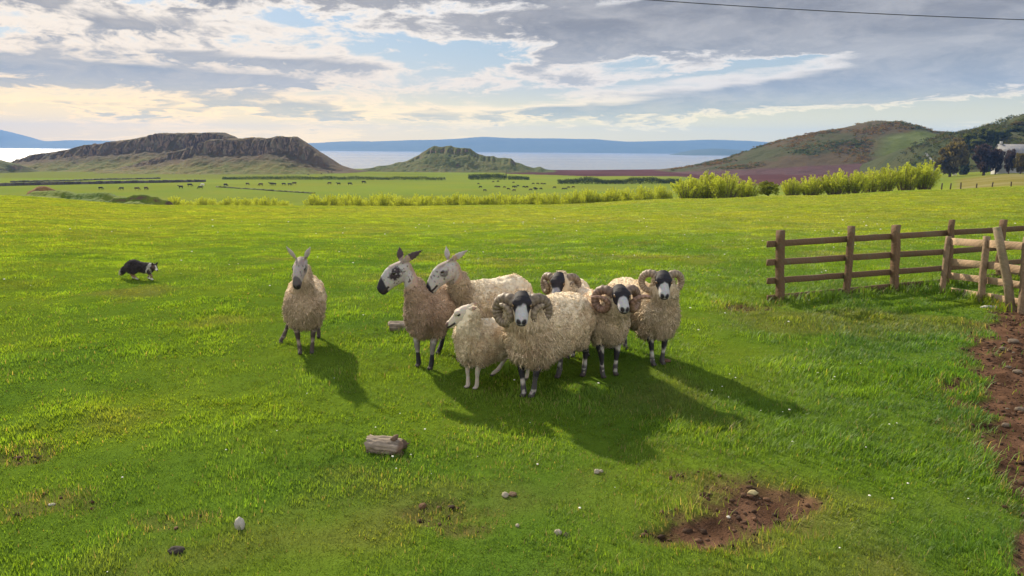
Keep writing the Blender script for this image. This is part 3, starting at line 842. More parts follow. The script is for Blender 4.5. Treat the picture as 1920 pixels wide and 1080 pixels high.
def make_sheep(label, kind, front, heading, poll_px, poll_dy, head_heading, head_pitch, s=1.0, hind=None, group='sheep gathered in the pasture',
               head_roll=0.0, hs=None, horns=None, wool=None, seed=1, belly=1.0, width=1.0, neck_r=1.0, neck_wool=0.8, ears=None, marks=None, name='sheep', nlocks=5200, shag=1.0, length=1.0, lift=0.0):
    rng = np.random.default_rng(seed)
    w = dict(c1=(.62, .48, .32), c2=(.40, .29, .18), dirt=(.22, .145, .09), ldir=.6)
    if wool: w.update(wool)
    mk = marks or {}
    hs = hs or s
    h = math.radians(heading)
    fw = np.array((math.cos(h), math.sin(h)))
    # front feet stand on the photo's two foot points
    ff = [gp(*p) for p in front]
    mid = (ff[0] + ff[1]) / 2
    x_front = 0.31 * s * length
    root = np.array((mid[0] - fw[0] * x_front, mid[1] - fw[1] * x_front)); rz = gz(*root)
    Rw = np.array(((math.cos(h), -math.sin(h), 0), (math.sin(h), math.cos(h), 0), (0, 0, 1)))
    def loc(p): return Rw.T @ (np.array(p) - np.array((root[0], root[1], rz)))
    poll = loc(at(poll_px[0], poll_px[1], mid[1] + poll_dy))
    hy = math.radians(head_heading - heading)
    H = head_frame(hy, math.radians(head_pitch), math.radians(head_roll))
    # horns keep to the skull but are set by its bearing, little by how far the nose drops
    Hh = head_frame(hy, math.radians(head_pitch * 0.25), math.radians(head_roll))
    S = lambda *v: np.array(v) * s
    def X(x): return x * s * length
    # ---- trunk
    bw, bl = width, belly
    spine = [((X(-.47), 0, .55*s), S(.10, .13, .15)), ((X(-.36), 0, .545*s), S(.16, .175*bw, .20)), ((X(-.08), 0, .53*s), S(.2, .195*bw, .215*bl)),
             ((X(.16), 0, .535*s), S(.19, .185*bw, .21)), ((X(.32), 0, .55*s), S(.14, .155*bw, .19)), ((X(.39), 0, .56*s), S(.09, .12, .15))]
    blobs = chain(spine, None, 0.3)
    nb = np.array((X(.33), 0, .63*s)); nk_end = poll + H @ np.array((-.015, 0, -.03)) * hs
    nr = neck_r * s
    nmid = (nb + nk_end) / 2 + np.array((.035, 0, -.01)) * s
    blobs += chain([(nb, .135*nr), (nmid, .100*nr), (nk_end, .066*nr)], None, 0.25)
    # ---- head
    prof = HEADS[kind]
    blobs += chain([(poll + H @ (np.array((x, 0, z)) * hs), np.array((.03, ry, rz_)) * hs) for x, z, ry, rz_ in prof], H, 0.55)
    for sd in (1, -1):
        if kind == 'black':
            blobs += [(poll + H @ (np.array((.070, sd*.057, .040))*hs), np.array((.035, .022, .022))*hs, H), (poll + H @ (np.array((.05, sd*.03, -.045))*hs), np.array((.06, .035, .05))*hs, H)]
        else:
            blobs += [(poll + H @ (np.array((.080, sd*.046, .042))*hs), np.array((.035, .022, .022))*hs, H)]
        tipx = prof[-1][0]
        blobs += [(poll + H @ (np.array((tipx-.006, sd*.018, -.012))*hs), np.array((.022, .020, .022))*hs, H)]
    blobs += [(poll + H @ (np.array((prof[-1][0]-.03, 0, -.050))*hs), np.array((.035, .026, .018))*hs, H)]      # lower lip and chin
    e = dict(base=(-.03, .055, .0), tip=(-.085, .150, -.03), w=.026, t=.010, face=(1, 0, .2)); e.update(ears or {})
    for sd in (1, -1):
        b, tp, fc = (np.array(e[k2]) * np.array((1, sd, 1)) for k2 in ('base', 'tip', 'face'))
        if sd == -1 and 'tip_right' in e: tp = np.array(e['tip_right'])
        blobs += ear(poll + H @ (b*hs), poll + H @ (tp*hs), e['w']*hs, e['t']*hs, H @ fc)
    # ---- legs
    feet = {}
    for sd in (1, -1):
        feet[('f', sd)] = np.array((X(.31), sd*.10*s, 0)); feet[('h', sd)] = np.array((X(-.38), sd*.115*s, 0))
    for p in (ff):
        l = loc(p); sd = 1 if l[1] > loc(mid)[1] else -1
        feet[('f', sd)] = np.array((l[0], l[1], l[2]))
    for p in (hind or []):
        l = loc(gp(*p)); sd = 1 if l[1] > 0 else -1
        if len(hind) == 2:
            o2 = loc(gp(*[q for q in hind if q != p][0])); sd = 1 if l[1] > o2[1] else -1
        feet[('h', sd)] = np.array((l[0], l[1], l[2]))
    for key in feet:
        q = feet[key]
        wp = Rw @ np.array((q[0], q[1], 0)) + np.array((root[0], root[1], 0)); q[2] = gz(wp[0], wp[1]) - rz
    legs = []
    for (a, sd), ft in feet.items():
        if a == 'f':
            st = [((X(.27), sd*.105*s, .47*s), .085*s), ((X(.265), sd*.108*s, .365*s), .056*s), ((X(.30), sd*.102*s, .235*s), .031*s), ((X(.302), sd*.101*s, .205*s), .029*s), ((X(.303), sd*.1*s, .14*s), .0205*s), ((X(.302), sd*.1*s, .075*s), .025*s)]
            d0 = np.array((X(.31), sd*.10*s, 0))
        else:
            st = [((X(-.33), sd*.11*s, .50*s), .125*s), ((X(-.27), sd*.125*s, .385*s), .080*s), ((X(-.385), sd*.118*s, .285*s), .043*s), ((X(-.435), sd*.115*s, .235*s), .031*s), ((X(-.415), sd*.115*s, .15*s), .0215*s), ((X(-.40), sd*.115*s, .075*s), .026*s)]
            d0 = np.array((X(-.38), sd*.115*s, 0))
        dl = ft - d0
        pts = []
        for c, r in st:
            k = 1 - min(1.0, c[2] / (.44*s)); pts.append((np.array(c) + dl * k, r))
        hf = np.array((.025*s, 0, 0))
        pts.append((ft + np.array((-.004*s, 0, .035*s)), np.array((.028, .025, .02))*s))
        legs.append((pts, ft))
        blobs += chain(pts, None, 0.35)
        for tt in (-1, 1):                                       # the two halves of the hoof
            blobs.append((ft + np.array((.018*s, tt*.0125*s, .014*s)), np.array((.032, .0125, .018))*s, None))
    me = remesh(blobs, .0078 * s, 4, name)
    V = mesh_verts(me)
    # ---- coat colours of the skin
    q = (V - poll) @ H / hs
    nz = fbm(V * 22, 3, seed + 11); nz2 = fbm(V * 55, 2, seed + 13)
    tipx = prof[-1][0]
    half = np.interp(q[:, 0], [p_[0] for p_ in prof], [p_[3] for p_ in prof])
    isear = (np.abs(q[:, 1]) > np.where(q[:, 0] < -.10, .066, .078)) & (q[:, 0] < 0.06) & (q[:, 0] > -.28) & (np.abs(q[:, 1]) < 0.25) & (q[:, 2] > np.where(q[:, 0] < -.10, -.01, -.06))
    if kind != 'black': isear |= (q[:, 2] > .075) & (q[:, 0] < 0.03) & (np.abs(q[:, 1]) > .03) & (q[:, 2] < .3)
    headm = sstep(q[:, 0] + 0.35 * (q[:, 2] + 0.03), -.055, -.02) * (np.abs(q[:, 1]) < .11) * (q[:, 0] < .4) * (q[:, 2] < .16) * sstep(q[:, 2], -half - .05, -half - .02)
    neckc = np.array(mk.get('neck', (.26, .195, .135)))
    col = np.tile(neckc, (len(V), 1)) * (1 + 0.25 * nz)[:, None]
    if kind == 'black':
        fc = np.tile((.016, .014, .018), (len(V), 1))
        wt = sstep(q[:, 0] + 0.25 * q[:, 2] - 1.5 * np.maximum(0, np.abs(q[:, 1]) - .034) + 0.020 * nz, mk.get('white', .118), mk.get('white', .118) + .016)
        wt = np.maximum(wt, sstep(q[:, 0], .185, .2) * sstep(q[:, 2], -.075, -.055))
        fc = fc * (1 - wt[:, None]) + np.array(mk.get('muzzle', (.37, .355, .35))) * wt[:, None]
        if mk.get('crown'):
            k = sstep(np.hypot(q[:, 0] - 0.03, q[:, 1] * 2.2), .035, .02) * sstep(q[:, 2], .04, .06) * (nz > -.1)
            fc = fc * (1 - k[:, None]) + np.array((.5, .48, .45)) * k[:, None]
        nosec = (.022, .018, .02)
    elif kind == 'leic':
        fc = np.tile(mk.get('face', (.35, .325, .305)), (len(V), 1)) * (1 + .10 * nz)[:, None]
        k = sstep(np.hypot((q[:, 0] - .085) / 1.2, q[:, 2] - .012) + 0.012 * nz, .052 * mk.get('patch', 1), .036 * mk.get('patch', 1)) * (np.abs(q[:, 1]) > .025)
        k = k * mk.get('patch_k', 1.0) * sstep(nz2, -.45, -.1)
        fc = fc * (1 - k[:, None]) + np.array((.030, .022, .028)) * k[:, None]
        k = sstep(q[:, 2] - half * 0.55 + .02 * nz, 0, .02) * sstep(q[:, 0], .12, .06) * mk.get('brow', .5)       # brownish brow
        fc = fc * (1 - k[:, None]) + np.array((.20, .14, .11)) * k[:, None]
        sp = (nz2 > .42) * (q[:, 0] < .2) * mk.get('speck', .8)
        fc = fc * (1 - sp[:, None]) + np.array((.07, .05, .05)) * sp[:, None]
        k = sstep(q[:, 0] + .3 * q[:, 2] + .008 * nz, mk.get('nose', .232), mk.get('nose', .232) + .014)
        fc = fc * (1 - k[:, None]) + np.array(mk.get('nosecol', (.018, .016, .022))) * k[:, None]
        nosec = (.016, .014, .018)
    else:
        fc = np.tile((.47, .40, .32), (len(V), 1)) * (1 + .08 * nz)[:, None]
        nosec = (.10, .06, .05)
    zn = -.006
    for sd in (1, -1):
        k = sstep(np.hypot(np.hypot((q[:, 0] - tipx - .008) * 0.7, q[:, 1] - sd * .019), (q[:, 2] - zn) * 1.0), .025, .018)
        fc = fc * (1 - k[:, None]) + np.array(nosec) * k[:, None]
    k = sstep(np.abs(q[:, 2] + .036 - 0.10 * np.maximum(0, tipx - .02 - q[:, 0])), .0125, .008) * (q[:, 0] > tipx - .07)
    fc = fc * (1 - k[:, None]) + np.array((.03, .022, .022)) * k[:, None]
    earc = np.array(mk.get('ear', (.03, .026, .03) if kind == 'black' else (.30, .25, .23)))
    fc = np.where(isear[:, None], earc * (1 + .3 * nz[:, None]), fc)
    hm = np.maximum(headm, isear)[:, None]
    col = col * (1 - hm) + fc * hm
    # legs
    lm = np.zeros(len(V)); 
    low = sstep(V[:, 2], .42 * s, .36 * s) * (1 - hm[:, 0])
    lw = np.array(mk.get('leg', (.36, .33, .29))); lb = np.array(mk.get('leg_dark', (.020, .018, .022)))
    zz = V[:, 2] / s
    pn = fbm(np.c_[V[:, 0] * 14, V[:, 1] * 14, V[:, 2] * 11], 3, seed + 17)
    knee = sstep(np.abs(zz - .20) + .06 * pn, .060, .03); ank = sstep(zz + .07 * pn, .12, .085); patch = sstep(pn, .10, .22)
    dk = np.clip(np.maximum(np.maximum(knee * mk.get('knee', 1.0), ank * mk.get('ankle', .9)), patch * mk.get('mottle', .8)), 0, 1)
    if mk.get('sock'): dk = np.maximum(dk, sstep(zz, mk['sock'], mk['sock'] - .02))
    dk = np.where((zz < .07) & (pn > .05) & (mk.get('ankle', .9) < .95), dk * .3, dk)
    lc = lw * (1 - dk[:, None]) + lb * dk[:, None]
    thigh = sstep(zz, .26, .34)[:, None] * mk.get('thigh', 1.0)
    lc = lc * (1 - thigh) + np.array(mk.get('thigh_col', (.03, .025, .03))) * thigh
    hoof = sstep(zz, .034, .022)[:, None]
    lc = lc * (1 - hoof) + np.array((.05, .042, .038)) * hoof
    col = col * (1 - low[:, None]) + lc * low[:, None]
    set_col(me, np.clip(col, .005, 1))
    o = link(name, me, M_skin, None, (root[0], root[1], rz)); o.rotation_euler = (0, 0, h)
    tag(o, label, 'sheep', group)
    # ---- eyes
    ex = (.090, .068, .030) if kind == 'black' else ((.088, .062, .032) if kind == 'leic' else (.075, .054, .022))
    for sd in (1, -1):
        MB().ball(poll + H @ (np.array((ex[0], sd*ex[1], ex[2]))*hs), np.array((.018, .011, .014))*hs, 2, H).build('eye', M_amber if kind == 'black' else M_eye, o)
    # ---- fleece: woolly body with locks
    fs = [(c, r * np.array((1.12, 1.22, 1.16))) for c, r in spine]
    fl = chain(fs, None, 0.3)
    fl += chain([((X(-.30), 0, .46*s), S(.15, .17*bw, .17*bl)), ((X(.2), 0, .45*s), S(.16, .17*bw, .17*bl)), ((X(.36), 0, .48*s), S(.11, .13*bw, .15))], None, .3)
    for sd in (1, -1):
        fl += chain([((X(-.35), sd*.10*s, .53*s), S(.15, .10, .17)), ((X(-.30), sd*.125*s, .40*s), S(.10, .075, .10)), ((X(-.37), sd*.12*s, .325*s), S(.06, .05, .05))], None, .4)
        fl += chain([((X(.28), sd*.12*s, .52*s), S(.13, .09, .15)), ((X(.27), sd*.11*s, .40*s), S(.085, .07, .09)), ((X(.275), sd*.108*s, .335*s), S(.05, .045, .04))], None, .4)
    ne = nb + (nk_end - nb) * neck_wool
    nm2 = (nb + ne) / 2 + np.array((.03, 0, -.01)) * s
    tt = .5 * neck_wool
    fl += chain([(nb, .158*nr), (nm2, (.158 - .05 * tt * 1.3) * nr), (ne, (.150 - .062 * neck_wool) * nr)], None, .25)
    fm = remesh(fl, .017 * s, 5, 'fleece')
    FV, FN, FT = mesh_verts(fm), mesh_normals(fm), tri_arrays(fm)
    D.meshes.remove(fm)
    lump = fbm(FV / s * 8, 3, seed + 19) + .9 * fbm(FV / s * 17, 2, seed + 20); fine = fbm(FV / s * 30, 2, seed + 23)
    FV2 = FV + FN * ((.015 * lump + .011 * fine) * s * shag)[:, None]
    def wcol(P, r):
        k = np.clip(.5 + .6 * fbm(P / s * 5, 3, seed + 29) + (r - .5) * .6 + .75 * fbm(P / s * 17, 2, seed + 20) + .5 * sstep(P[:, 2] / s, .58, .74), 0, 1)[:, None]  # hollows between wool clumps coloured darker, parting shade put into the fleece
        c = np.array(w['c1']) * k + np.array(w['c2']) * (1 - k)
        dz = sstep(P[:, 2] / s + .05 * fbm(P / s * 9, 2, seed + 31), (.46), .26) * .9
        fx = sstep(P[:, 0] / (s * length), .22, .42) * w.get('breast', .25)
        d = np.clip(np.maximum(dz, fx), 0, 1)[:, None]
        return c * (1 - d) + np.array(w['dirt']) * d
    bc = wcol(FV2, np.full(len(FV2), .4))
    n = int(nlocks * 2.5)
    P, N = sample_surface(FV2, FT, FN, n, rng)
    hq = (P - poll) @ H / hs
    keep = ~((hq[:, 0] > .0) & (np.hypot(hq[:, 1], hq[:, 2]) < .108)) & ~((hq[:, 0] > -.05) & (np.abs(hq[:, 1]) < .12) & (hq[:, 2] > -.02))
    P, N = P[keep], N[keep]; n = len(P)
    xr = P[:, 0] / (s * length)
    back = sstep(N[:, 2], .15, .75)
    long_ = (0.55 + 0.55 * sstep(xr, -.1, .35)) * (1 - .05 * back) * (0.8 + .4 * sstep(P[:, 2] / s, .55, .35))
    L = .047 * s * shag * long_ * (.65 + .7 * rng.random(n))
    W = .0072 * s * (.7 + .6 * rng.random(n))
    swirl = np.stack([fbm(P / s * 6, 2, seed + 37), fbm(P / s * 6, 2, seed + 41), fbm(P / s * 6, 2, seed + 43)], 1)
    Dn = N * (.50 + .15 * back)[:, None] + np.array((-.25, 0, 0)) * (1 - back)[:, None] + np.array((0, 0, -1.0)) * (w['ldir'] * (1 - .7 * back))[:, None] + swirl * .85 + rng.normal(size=(n, 3)) * .36
    Dn /= np.linalg.norm(Dn, axis=1)[:, None]
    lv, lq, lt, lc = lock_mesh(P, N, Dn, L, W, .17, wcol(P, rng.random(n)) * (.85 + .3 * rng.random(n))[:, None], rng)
    nb_ = len(FV2)
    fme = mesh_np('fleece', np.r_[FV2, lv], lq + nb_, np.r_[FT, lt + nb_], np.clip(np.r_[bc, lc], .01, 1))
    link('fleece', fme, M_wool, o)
    if horns:
        for sd in (1, -1):
            hp = dict(horns); hp.update(horns.get('left' if sd == 1 else 'right', {}))
            make_horn(o, Hh, poll, sd, hs, hp)
    return o

LEIC_EAR = dict(base=(-.02, .045, .05), tip=(-.055, .105, .175), w=.030, t=.011, face=(1, .1, 0))

def build_flock():
    # pale-faced ewe standing apart on the left, ears up
    make_sheep('pale grey-faced sheep with upright ears standing apart on the left, facing forward', 'leic', [(563, 664), (585, 663)], -77, (565, 494), -.12, -92, 46, s=.95,
               hind=[(527, 644)], seed=3, ears=dict(base=(-.02, .046, .055), tip=(-.085, .125, .18), w=.033, t=.010, face=(1, .25, .7)), neck_wool=.80, neck_r=.80, hs=.95, width=.97, shag=.88, nlocks=5200,
               marks=dict(patch=.75, patch_k=.6, brow=.6, nose=.222, nosecol=(.09, .075, .075), leg=(.26, .21, .17), leg_dark=(.05, .035, .03), thigh_col=(.15, .11, .08), ear=(.36, .31, .29), mottle=.7, face=(.31, .27, .245), neck=(0.35, 0.26, 0.18)),
               wool=dict(c1=(0.77, 0.62, 0.43), c2=(0.61, 0.45, 0.29), dirt=(0.38, 0.26, 0.17), breast=.5))
    # dark-nosed ewe in profile
    make_sheep('tall brown-necked sheep with black nose and dark eye patch, looking left', 'leic', [(785, 688), (808, 693)], -112, (757, 502), -.08, 194, 40, s=1.02,
               hind=[(823, 663)], seed=5, ears=dict(base=(-.02, .045, .055), tip=(-.215, .105, .03), tip_right=(-.09, -.085, .145), w=.038, t=.010, face=(.25, 1, .1)), hs=1.08, neck_r=.80, neck_wool=.50, width=.88, belly=.86, shag=.78, nlocks=5200,
               marks=dict(patch=1.15, nose=.205, ear=(.06, .04, .045), sock=.155, ankle=1.0, knee=.55, mottle=.5, leg=(.36, .32, .29), thigh_col=(.15, .105, .085), speck=1, brow=.7, neck=(0.31, 0.22, 0.16)),
               wool=dict(c1=(0.62, 0.46, 0.32), c2=(0.44, 0.30, 0.205), dirt=(0.33, 0.22, 0.15), breast=.7))
    # pale-faced ewe behind, head over the other's back
    make_sheep('white-faced sheep with small dark nose, its head resting over the back of the black-nosed sheep', 'leic', [(862, 676), (885, 672)], -136, (846, 500), -.33, 192, 42, s=1.0,
               seed=7, ears=dict(base=(-.02, .045, .055), tip=(-.205, .105, .03), tip_right=(-.09, -.085, .15), w=.034, t=.010, face=(.25, 1, .1)), hs=1.05, neck_r=.86, neck_wool=.60, width=1.0, shag=.85, nlocks=5200,
               marks=dict(patch=.7, patch_k=.75, nose=.252, ear=(.34, .30, .29), brow=.8, neck=(0.31, 0.22, 0.16), thigh_col=(.2, .15, .1)),
               wool=dict(c1=(0.78, 0.66, 0.47), c2=(0.60, 0.46, 0.33), dirt=(0.28, 0.20, 0.13), breast=.6, ldir=.3))
    # young white sheep
    make_sheep('small all-white young sheep with shaggy wool, looking left in front of the taller ones', 'lamb', [(877, 728), (893, 731)], -140, (876, 584), -.06, 184, 30, s=.80,
               hind=[(925, 706)], seed=9, ears=dict(base=(-.03, .050, .02), tip=(-.105, .105, .005), w=.024, t=.010, face=(.3, 1, .3)), hs=.95, neck_r=1.12, neck_wool=.95, width=1.0, shag=.95, nlocks=4600,
               marks=dict(ear=(.40, .26, .20), leg=(.42, .36, .30), leg_dark=(.36, .31, .25), thigh_col=(.45, .38, .30), neck=(0.56, 0.45, 0.32)),
               wool=dict(c1=(0.82, 0.70, 0.50), c2=(0.60, 0.44, 0.27), dirt=(0.43, 0.30, 0.20), breast=.1))
    H0 = dict(psi=50, turn=430, R0=.108, R1=.066, cy=.105, cz=-.092, drift=.085, r0=.043)
    # big ram in front
    make_sheep('largest black-faced ram, front and centre, with tightly curled horns and shaggy fleece', 'black', [(982, 744), (998, 746)], -124, (979, 561), -.12, -92, 36, s=1.05,
               hind=[(1047, 709), (1094, 706)], seed=11, horns=dict(H0, psi=40, cx=-.020, cz=-.108, r0=.051, R0=.112, R1=.070), hs=1.05, neck_r=1.15, neck_wool=.92, width=1.12, belly=1.08, shag=1.05, nlocks=7000,
               marks=dict(mottle=.9, neck=(0.35, 0.26, 0.17)), wool=dict(c1=(0.82, 0.67, 0.46), c2=(0.63, 0.46, 0.29), dirt=(0.34, 0.22, 0.13), breast=.35))
    # ram looking over its back
    make_sheep('black-faced ram mostly hidden behind the largest ram, only its horned head showing', 'black', [(1052, 672), (1074, 670)], -100, (1048, 522), -.12, -104, 42, s=.95,
               seed=13, horns=dict(H0, R0=.098, R1=.062, turn=400, c0=(.24, .18, .13)), hs=.95, neck_r=1.15, neck_wool=.9, nlocks=3600,
               marks=dict(white=.15, muzzle=(.20, .20, .22)), wool=dict(c1=(0.82, 0.67, 0.46), c2=(0.65, 0.50, 0.34)))
    # ram to the right, head low
    make_sheep('black-faced ram with reddish-brown horns flaring at the tips, between the two other rams', 'black', [(1130, 709), (1153, 704)], -68, (1162, 547), -.22, -84, 30, s=.97,
               seed=15, horns=dict(H0, psi=46, turn=440, R0=.108, R1=.064, cz=-.098, cy=.108, drift=.10, flare=.10, c0=(.19, .13, .10), c1=(0.34, 0.20, 0.14)), hs=1.0, neck_r=1.1, neck_wool=.9, width=.92, shag=.6, nlocks=5600,
               marks=dict(mottle=1.0, neck=(0.38, 0.29, 0.20), white=.125), wool=dict(c1=(0.80, 0.63, 0.44), c2=(0.56, 0.43, 0.27), dirt=(0.28, 0.21, 0.13), breast=.35))
    # rightmost ram
    make_sheep('rightmost black-faced ram with wide open horns and long mottled legs', 'black', [(1224, 686), (1241, 684)], -66, (1243, 520), -.12, -94, 38, s=1.0,
               hind=[(1172, 656)], seed=17, horns=dict(H0, psi=32, turn=370, R0=.098, R1=.066, cy=.108, cz=-.072, drift=.05, r0=.038, c0=(.30, .235, .17), c1=(0.46, 0.34, 0.22)), hs=1.0, neck_r=1.0, neck_wool=.9, width=.98, shag=1.02, nlocks=6000,
               marks=dict(mottle=.4, thigh_col=(.36, .33, .29), neck=(0.42, 0.31, 0.21)), wool=dict(c1=(0.82, 0.67, 0.46), c2=(0.61, 0.45, 0.28), dirt=(0.28, 0.20, 0.12), breast=.4))
build_flock()
# ------------------------------------------------------------------ where things meet the surface they stand on
def refresh():
    global DG
    bpy.context.view_layer.update(); DG = bpy.context.evaluated_depsgraph_get()
refresh()
def hit(x, y):
    """first surface seen at a photo point"""
    r = ray(x, y).normalized()
    ok, p, n, i, o, m = SC.ray_cast(DG, cam.location, r)
    return np.array(p) if ok else None
def hit_far(x, y, ymin=150.0):
    """as hit(), looking past anything nearer than ymin"""
    r = ray(x, y).normalized(); o = Vector(cam.location)
    for k in range(80):
        ok, p, n, i, ob, m = SC.ray_cast(DG, o, r)
        if not ok: return None
        if p.y > ymin and ob.name.startswith(LAND): return np.array(p)
        o = p + r * .05
    return None
LAND = ('ground', 'hill')
def surf_z(x, y, z0=160.0):
    o = Vector((x, y, z0))
    for k in range(60):
        ok, p, n, i, ob, m = SC.ray_cast(DG, o, Vector((0, 0, -1)))
        if not ok: return gz(x, y)
        if ob.name.startswith(LAND): return p.z
        o = p - Vector((0, 0, .02))
    return gz(x, y)

# ------------------------------------------------------------------ leaves, bushes, trees
M_leaf = leafy('leaves', 0.58)
M_bark = material('bark', lambda t: out(t, pbsdf(t, t.mix(t.noise(t.vm('MULTIPLY', objco(t), (8, 8, 2)), 1.0, 5.0), t.mix(1.0, vcol(t), (.5, .5, .5), 'MULTIPLY'), vcol(t)), 0.9, bump(t, t.noise(t.vm('MULTIPLY', objco(t), (10, 10, 2)), 1.0, 4.0), .7, .05), 0.1)))

def leaf_quads(P, size, cols, rng, axis=None, asp=0.5):
    """one small pointed leaf clump at each point"""
    n = len(P)
    a = rng.normal(size=(n, 3)) if axis is None else axis + rng.normal(size=(n, 3)) * 0.55
    a /= np.linalg.norm(a, axis=1)[:, None]
    b = rng.normal(size=(n, 3)); b -= a * (a * b).sum(1)[:, None]; b /= np.linalg.norm(b, axis=1)[:, None]
    s = np.broadcast_to(size, (n,))[:, None]
    V = np.stack([P - a * s * .5, P + b * s * asp * .5 - a * s * .05, P + a * s * .5, P - b * s * asp * .5 - a * s * .05], 1).reshape(-1, 3)
    Q = np.arange(n * 4).reshape(-1, 4)
    return V, Q, np.repeat(cols, 4, axis=0)

def willow_mesh(seed, h, w, nst, nleaf, base, tip, leaf=0.16, lowest=0.15):
    """many upright stems fanning out of the ground, leafy towards their tips"""
    rng = np.random.default_rng(seed)
    st = MB(); LP, LC, LA = [], [], []
    base, tip = np.array(base), np.array(tip)
    for i in range(nst):
        az = rng.random() * 6.28; rad = math.sqrt(rng.random()) * w * .5
        ln = h * (1.0 - .42 * (rad / (w * .5)) ** 2) * (.84 + .22 * rng.random())
        x0 = np.array((math.cos(az), math.sin(az), 0)) * rad * .35
        x1 = np.array((math.cos(az), math.sin(az), 0)) * rad + np.array((0, 0, ln))
        mid = x0 * .35 + x1 * np.array((.45, .45, .45))
        ts = np.linspace(0, 1, 6)[:, None]
        pts = (1-ts)**2 * x0 + 2*ts*(1-ts) * (mid + rng.normal(size=3) * .12) + ts**2 * x1
        st.tube(pts, .05 * h / 4 * (1 - .85 * ts[:, 0]), 4, (.16, .125, .085), cap=False)
        k = int(nleaf / nst)
        t = lowest + (1 - lowest) * rng.random(k) ** .8
        c = (1-t)[:, None]**2 * x0 + 2*(t*(1-t))[:, None] * mid + (t**2)[:, None] * x1
        c = c + rng.normal(size=(k, 3)) * (w * .075 * (1.15 - t))[:, None]
        c[:, 2] = np.maximum(c[:, 2], .05)
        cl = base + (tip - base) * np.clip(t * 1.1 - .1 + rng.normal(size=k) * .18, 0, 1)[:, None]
        cl = cl * (.75 + .5 * rng.random()) 
        LP.append(c); LC.append(cl); LA.append(np.tile((x1 - x0) / np.linalg.norm(x1 - x0), (k, 1)))
    P, C, A = np.concatenate(LP), np.concatenate(LC), np.concatenate(LA)
    V, Q, C4 = leaf_quads(P, leaf * (.7 + .7 * rng.random(len(P))), np.clip(C, .005, 1), rng, A * 1.2, .45)
    crown = mesh_np('crown', V, Q, None, C4, smooth=False)
    trunk = mesh_np('trunk', np.concatenate(st.v), np.concatenate(st.q), None, np.concatenate(st.c))
    return crown, trunk

def round_tree_mesh(seed, h, w, nleaf, base, tip, leaf, conical=False, bare=0.15):
    rng = np.random.default_rng(seed)
    tr = MB(); tr.tube([(0, 0, 0), (0.02*w, 0, h*.3), (0, .03*w, h*.7)], [.05*h, .035*h, .012*h], 7, (.12, .09, .065))
    ncl = 34; LP, LC = [], []
    base, tip = np.array(base), np.array(tip)
    for i in range(ncl):
        if conical:
            t = (i + .5) / ncl; z = h * (bare + (1 - bare) * t); r = w * .5 * (1 - t) ** .8
            az = i * 2.4; ct = np.array((math.cos(az) * r * .6, math.sin(az) * r * .6, z)); cr = max(.12 * w, r * .55)
        else:
            d = rng.normal(size=3); d /= np.linalg.norm(d); q = rng.random() ** .5
            ct = np.array((d[0] * w * .40 * q, d[1] * w * .40 * q, h * (.5 + bare * .4) + d[2] * h * (.5 - bare * .5) * .80 * q)); cr = w * (.10 + .10 * rng.random())
            tr.tube([(0, 0, h * .25), ct * np.array((.5, .5, .8)), ct], [.018*h, .010*h, .004*h], 4, (.12, .09, .065), cap=False)
        k = nleaf // ncl
        d = rng.normal(size=(k, 3)); d /= np.linalg.norm(d, axis=1)[:, None]
        p = ct + d * cr * (rng.random(k) ** .4)[:, None] * np.array((1, 1, .75))
        p[:, 2] = np.maximum(p[:, 2], .02 * h)
        tint = .7 + .6 * rng.random()
        LP.append(p); LC.append((base + (tip - base) * rng.random((k, 1))) * tint)
    P, C = np.concatenate(LP), np.concatenate(LC)
    V, Q, C4 = leaf_quads(P, leaf * (.7 + .7 * rng.random(len(P))), np.clip(C, .004, 1), rng, None, .6)
    return mesh_np('crown', V, Q, None, C4, smooth=False), mesh_np('trunk', np.concatenate(tr.v), np.concatenate(tr.q), np.concatenate(tr.t), np.concatenate(tr.c))

def plant(name, crown, trunk, loc, rz, sc, label, cat, group):
    r = empty(name, loc, rz); r.scale = sc
    tag(r, label, cat, group)
    for n, m, mt in (('crown', crown, M_leaf), ('trunk', trunk, M_bark)):
        if not m.materials: m.materials.append(mt)
        o = D.objects.new(n, m); COL.objects.link(o); o.parent = r
    return r

WB, WT = (.15, .20, .025), (.37, .42, .06)
will = [willow_mesh(100 + k, 4.0, 3.6, 46, 8000, WB, WT, .13, .24) for k in range(3)]
low = [willow_mesh(120 + k, 3.0, 3.4, 50, 6400, WB, WT, .13, .06) for k in range(3)]
rw = random.Random(5)
row = [(1290, 331, 371, 62), (1324, 326, 372, 62), (1361, 325, 370, 60), (1399, 330, 368, 52), (1485, 334, 366, 46), (1522, 326, 366, 58), (1567, 319, 365, 60), (1601, 318, 364, 50),
       (1632, 310, 362, 52), (1662, 306, 360, 46), (1697, 304, 359, 56), (1732, 302, 357, 58)]
for i, (x, yt, yb, wpx) in enumerate(row):
    Yd = 86 + rw.random() * 4
    p = at(x, yb, Yd); z = gz(p[0], Yd); topz = at(x, yt, Yd)[2]
    h = topz - z; wd = wpx * Yd / F_PX
    c, t_ = will[i % 3]
    plant('willow_tree', c, t_, (p[0], Yd, z - .05), rw.random() * 6.28, (wd * 1.2 / 3.6, wd * 1.2 / 3.6, h * rw.uniform(.94, 1.1) / 4.0),
          'tall yellow-green willow clump with bare lower stems, in the row on the right field edge', 'willow', 'willows along the right field edge')
bc, bt = round_tree_mesh(140, 3.0, 3.0, 3400, (.075, .10, .012), (.16, .19, .02), .2, bare=.0)
p = at(1440, 369, 85); plant('round_bush', bc, bt, (p[0], 85, gz(p[0], 85) - .05), 0, (.83, .83, (at(1440, 333, 85)[2] - gz(p[0], 85)) / 3.0), 'dense rounded darker green bush filling the gap between the willow clumps', 'bush', None)
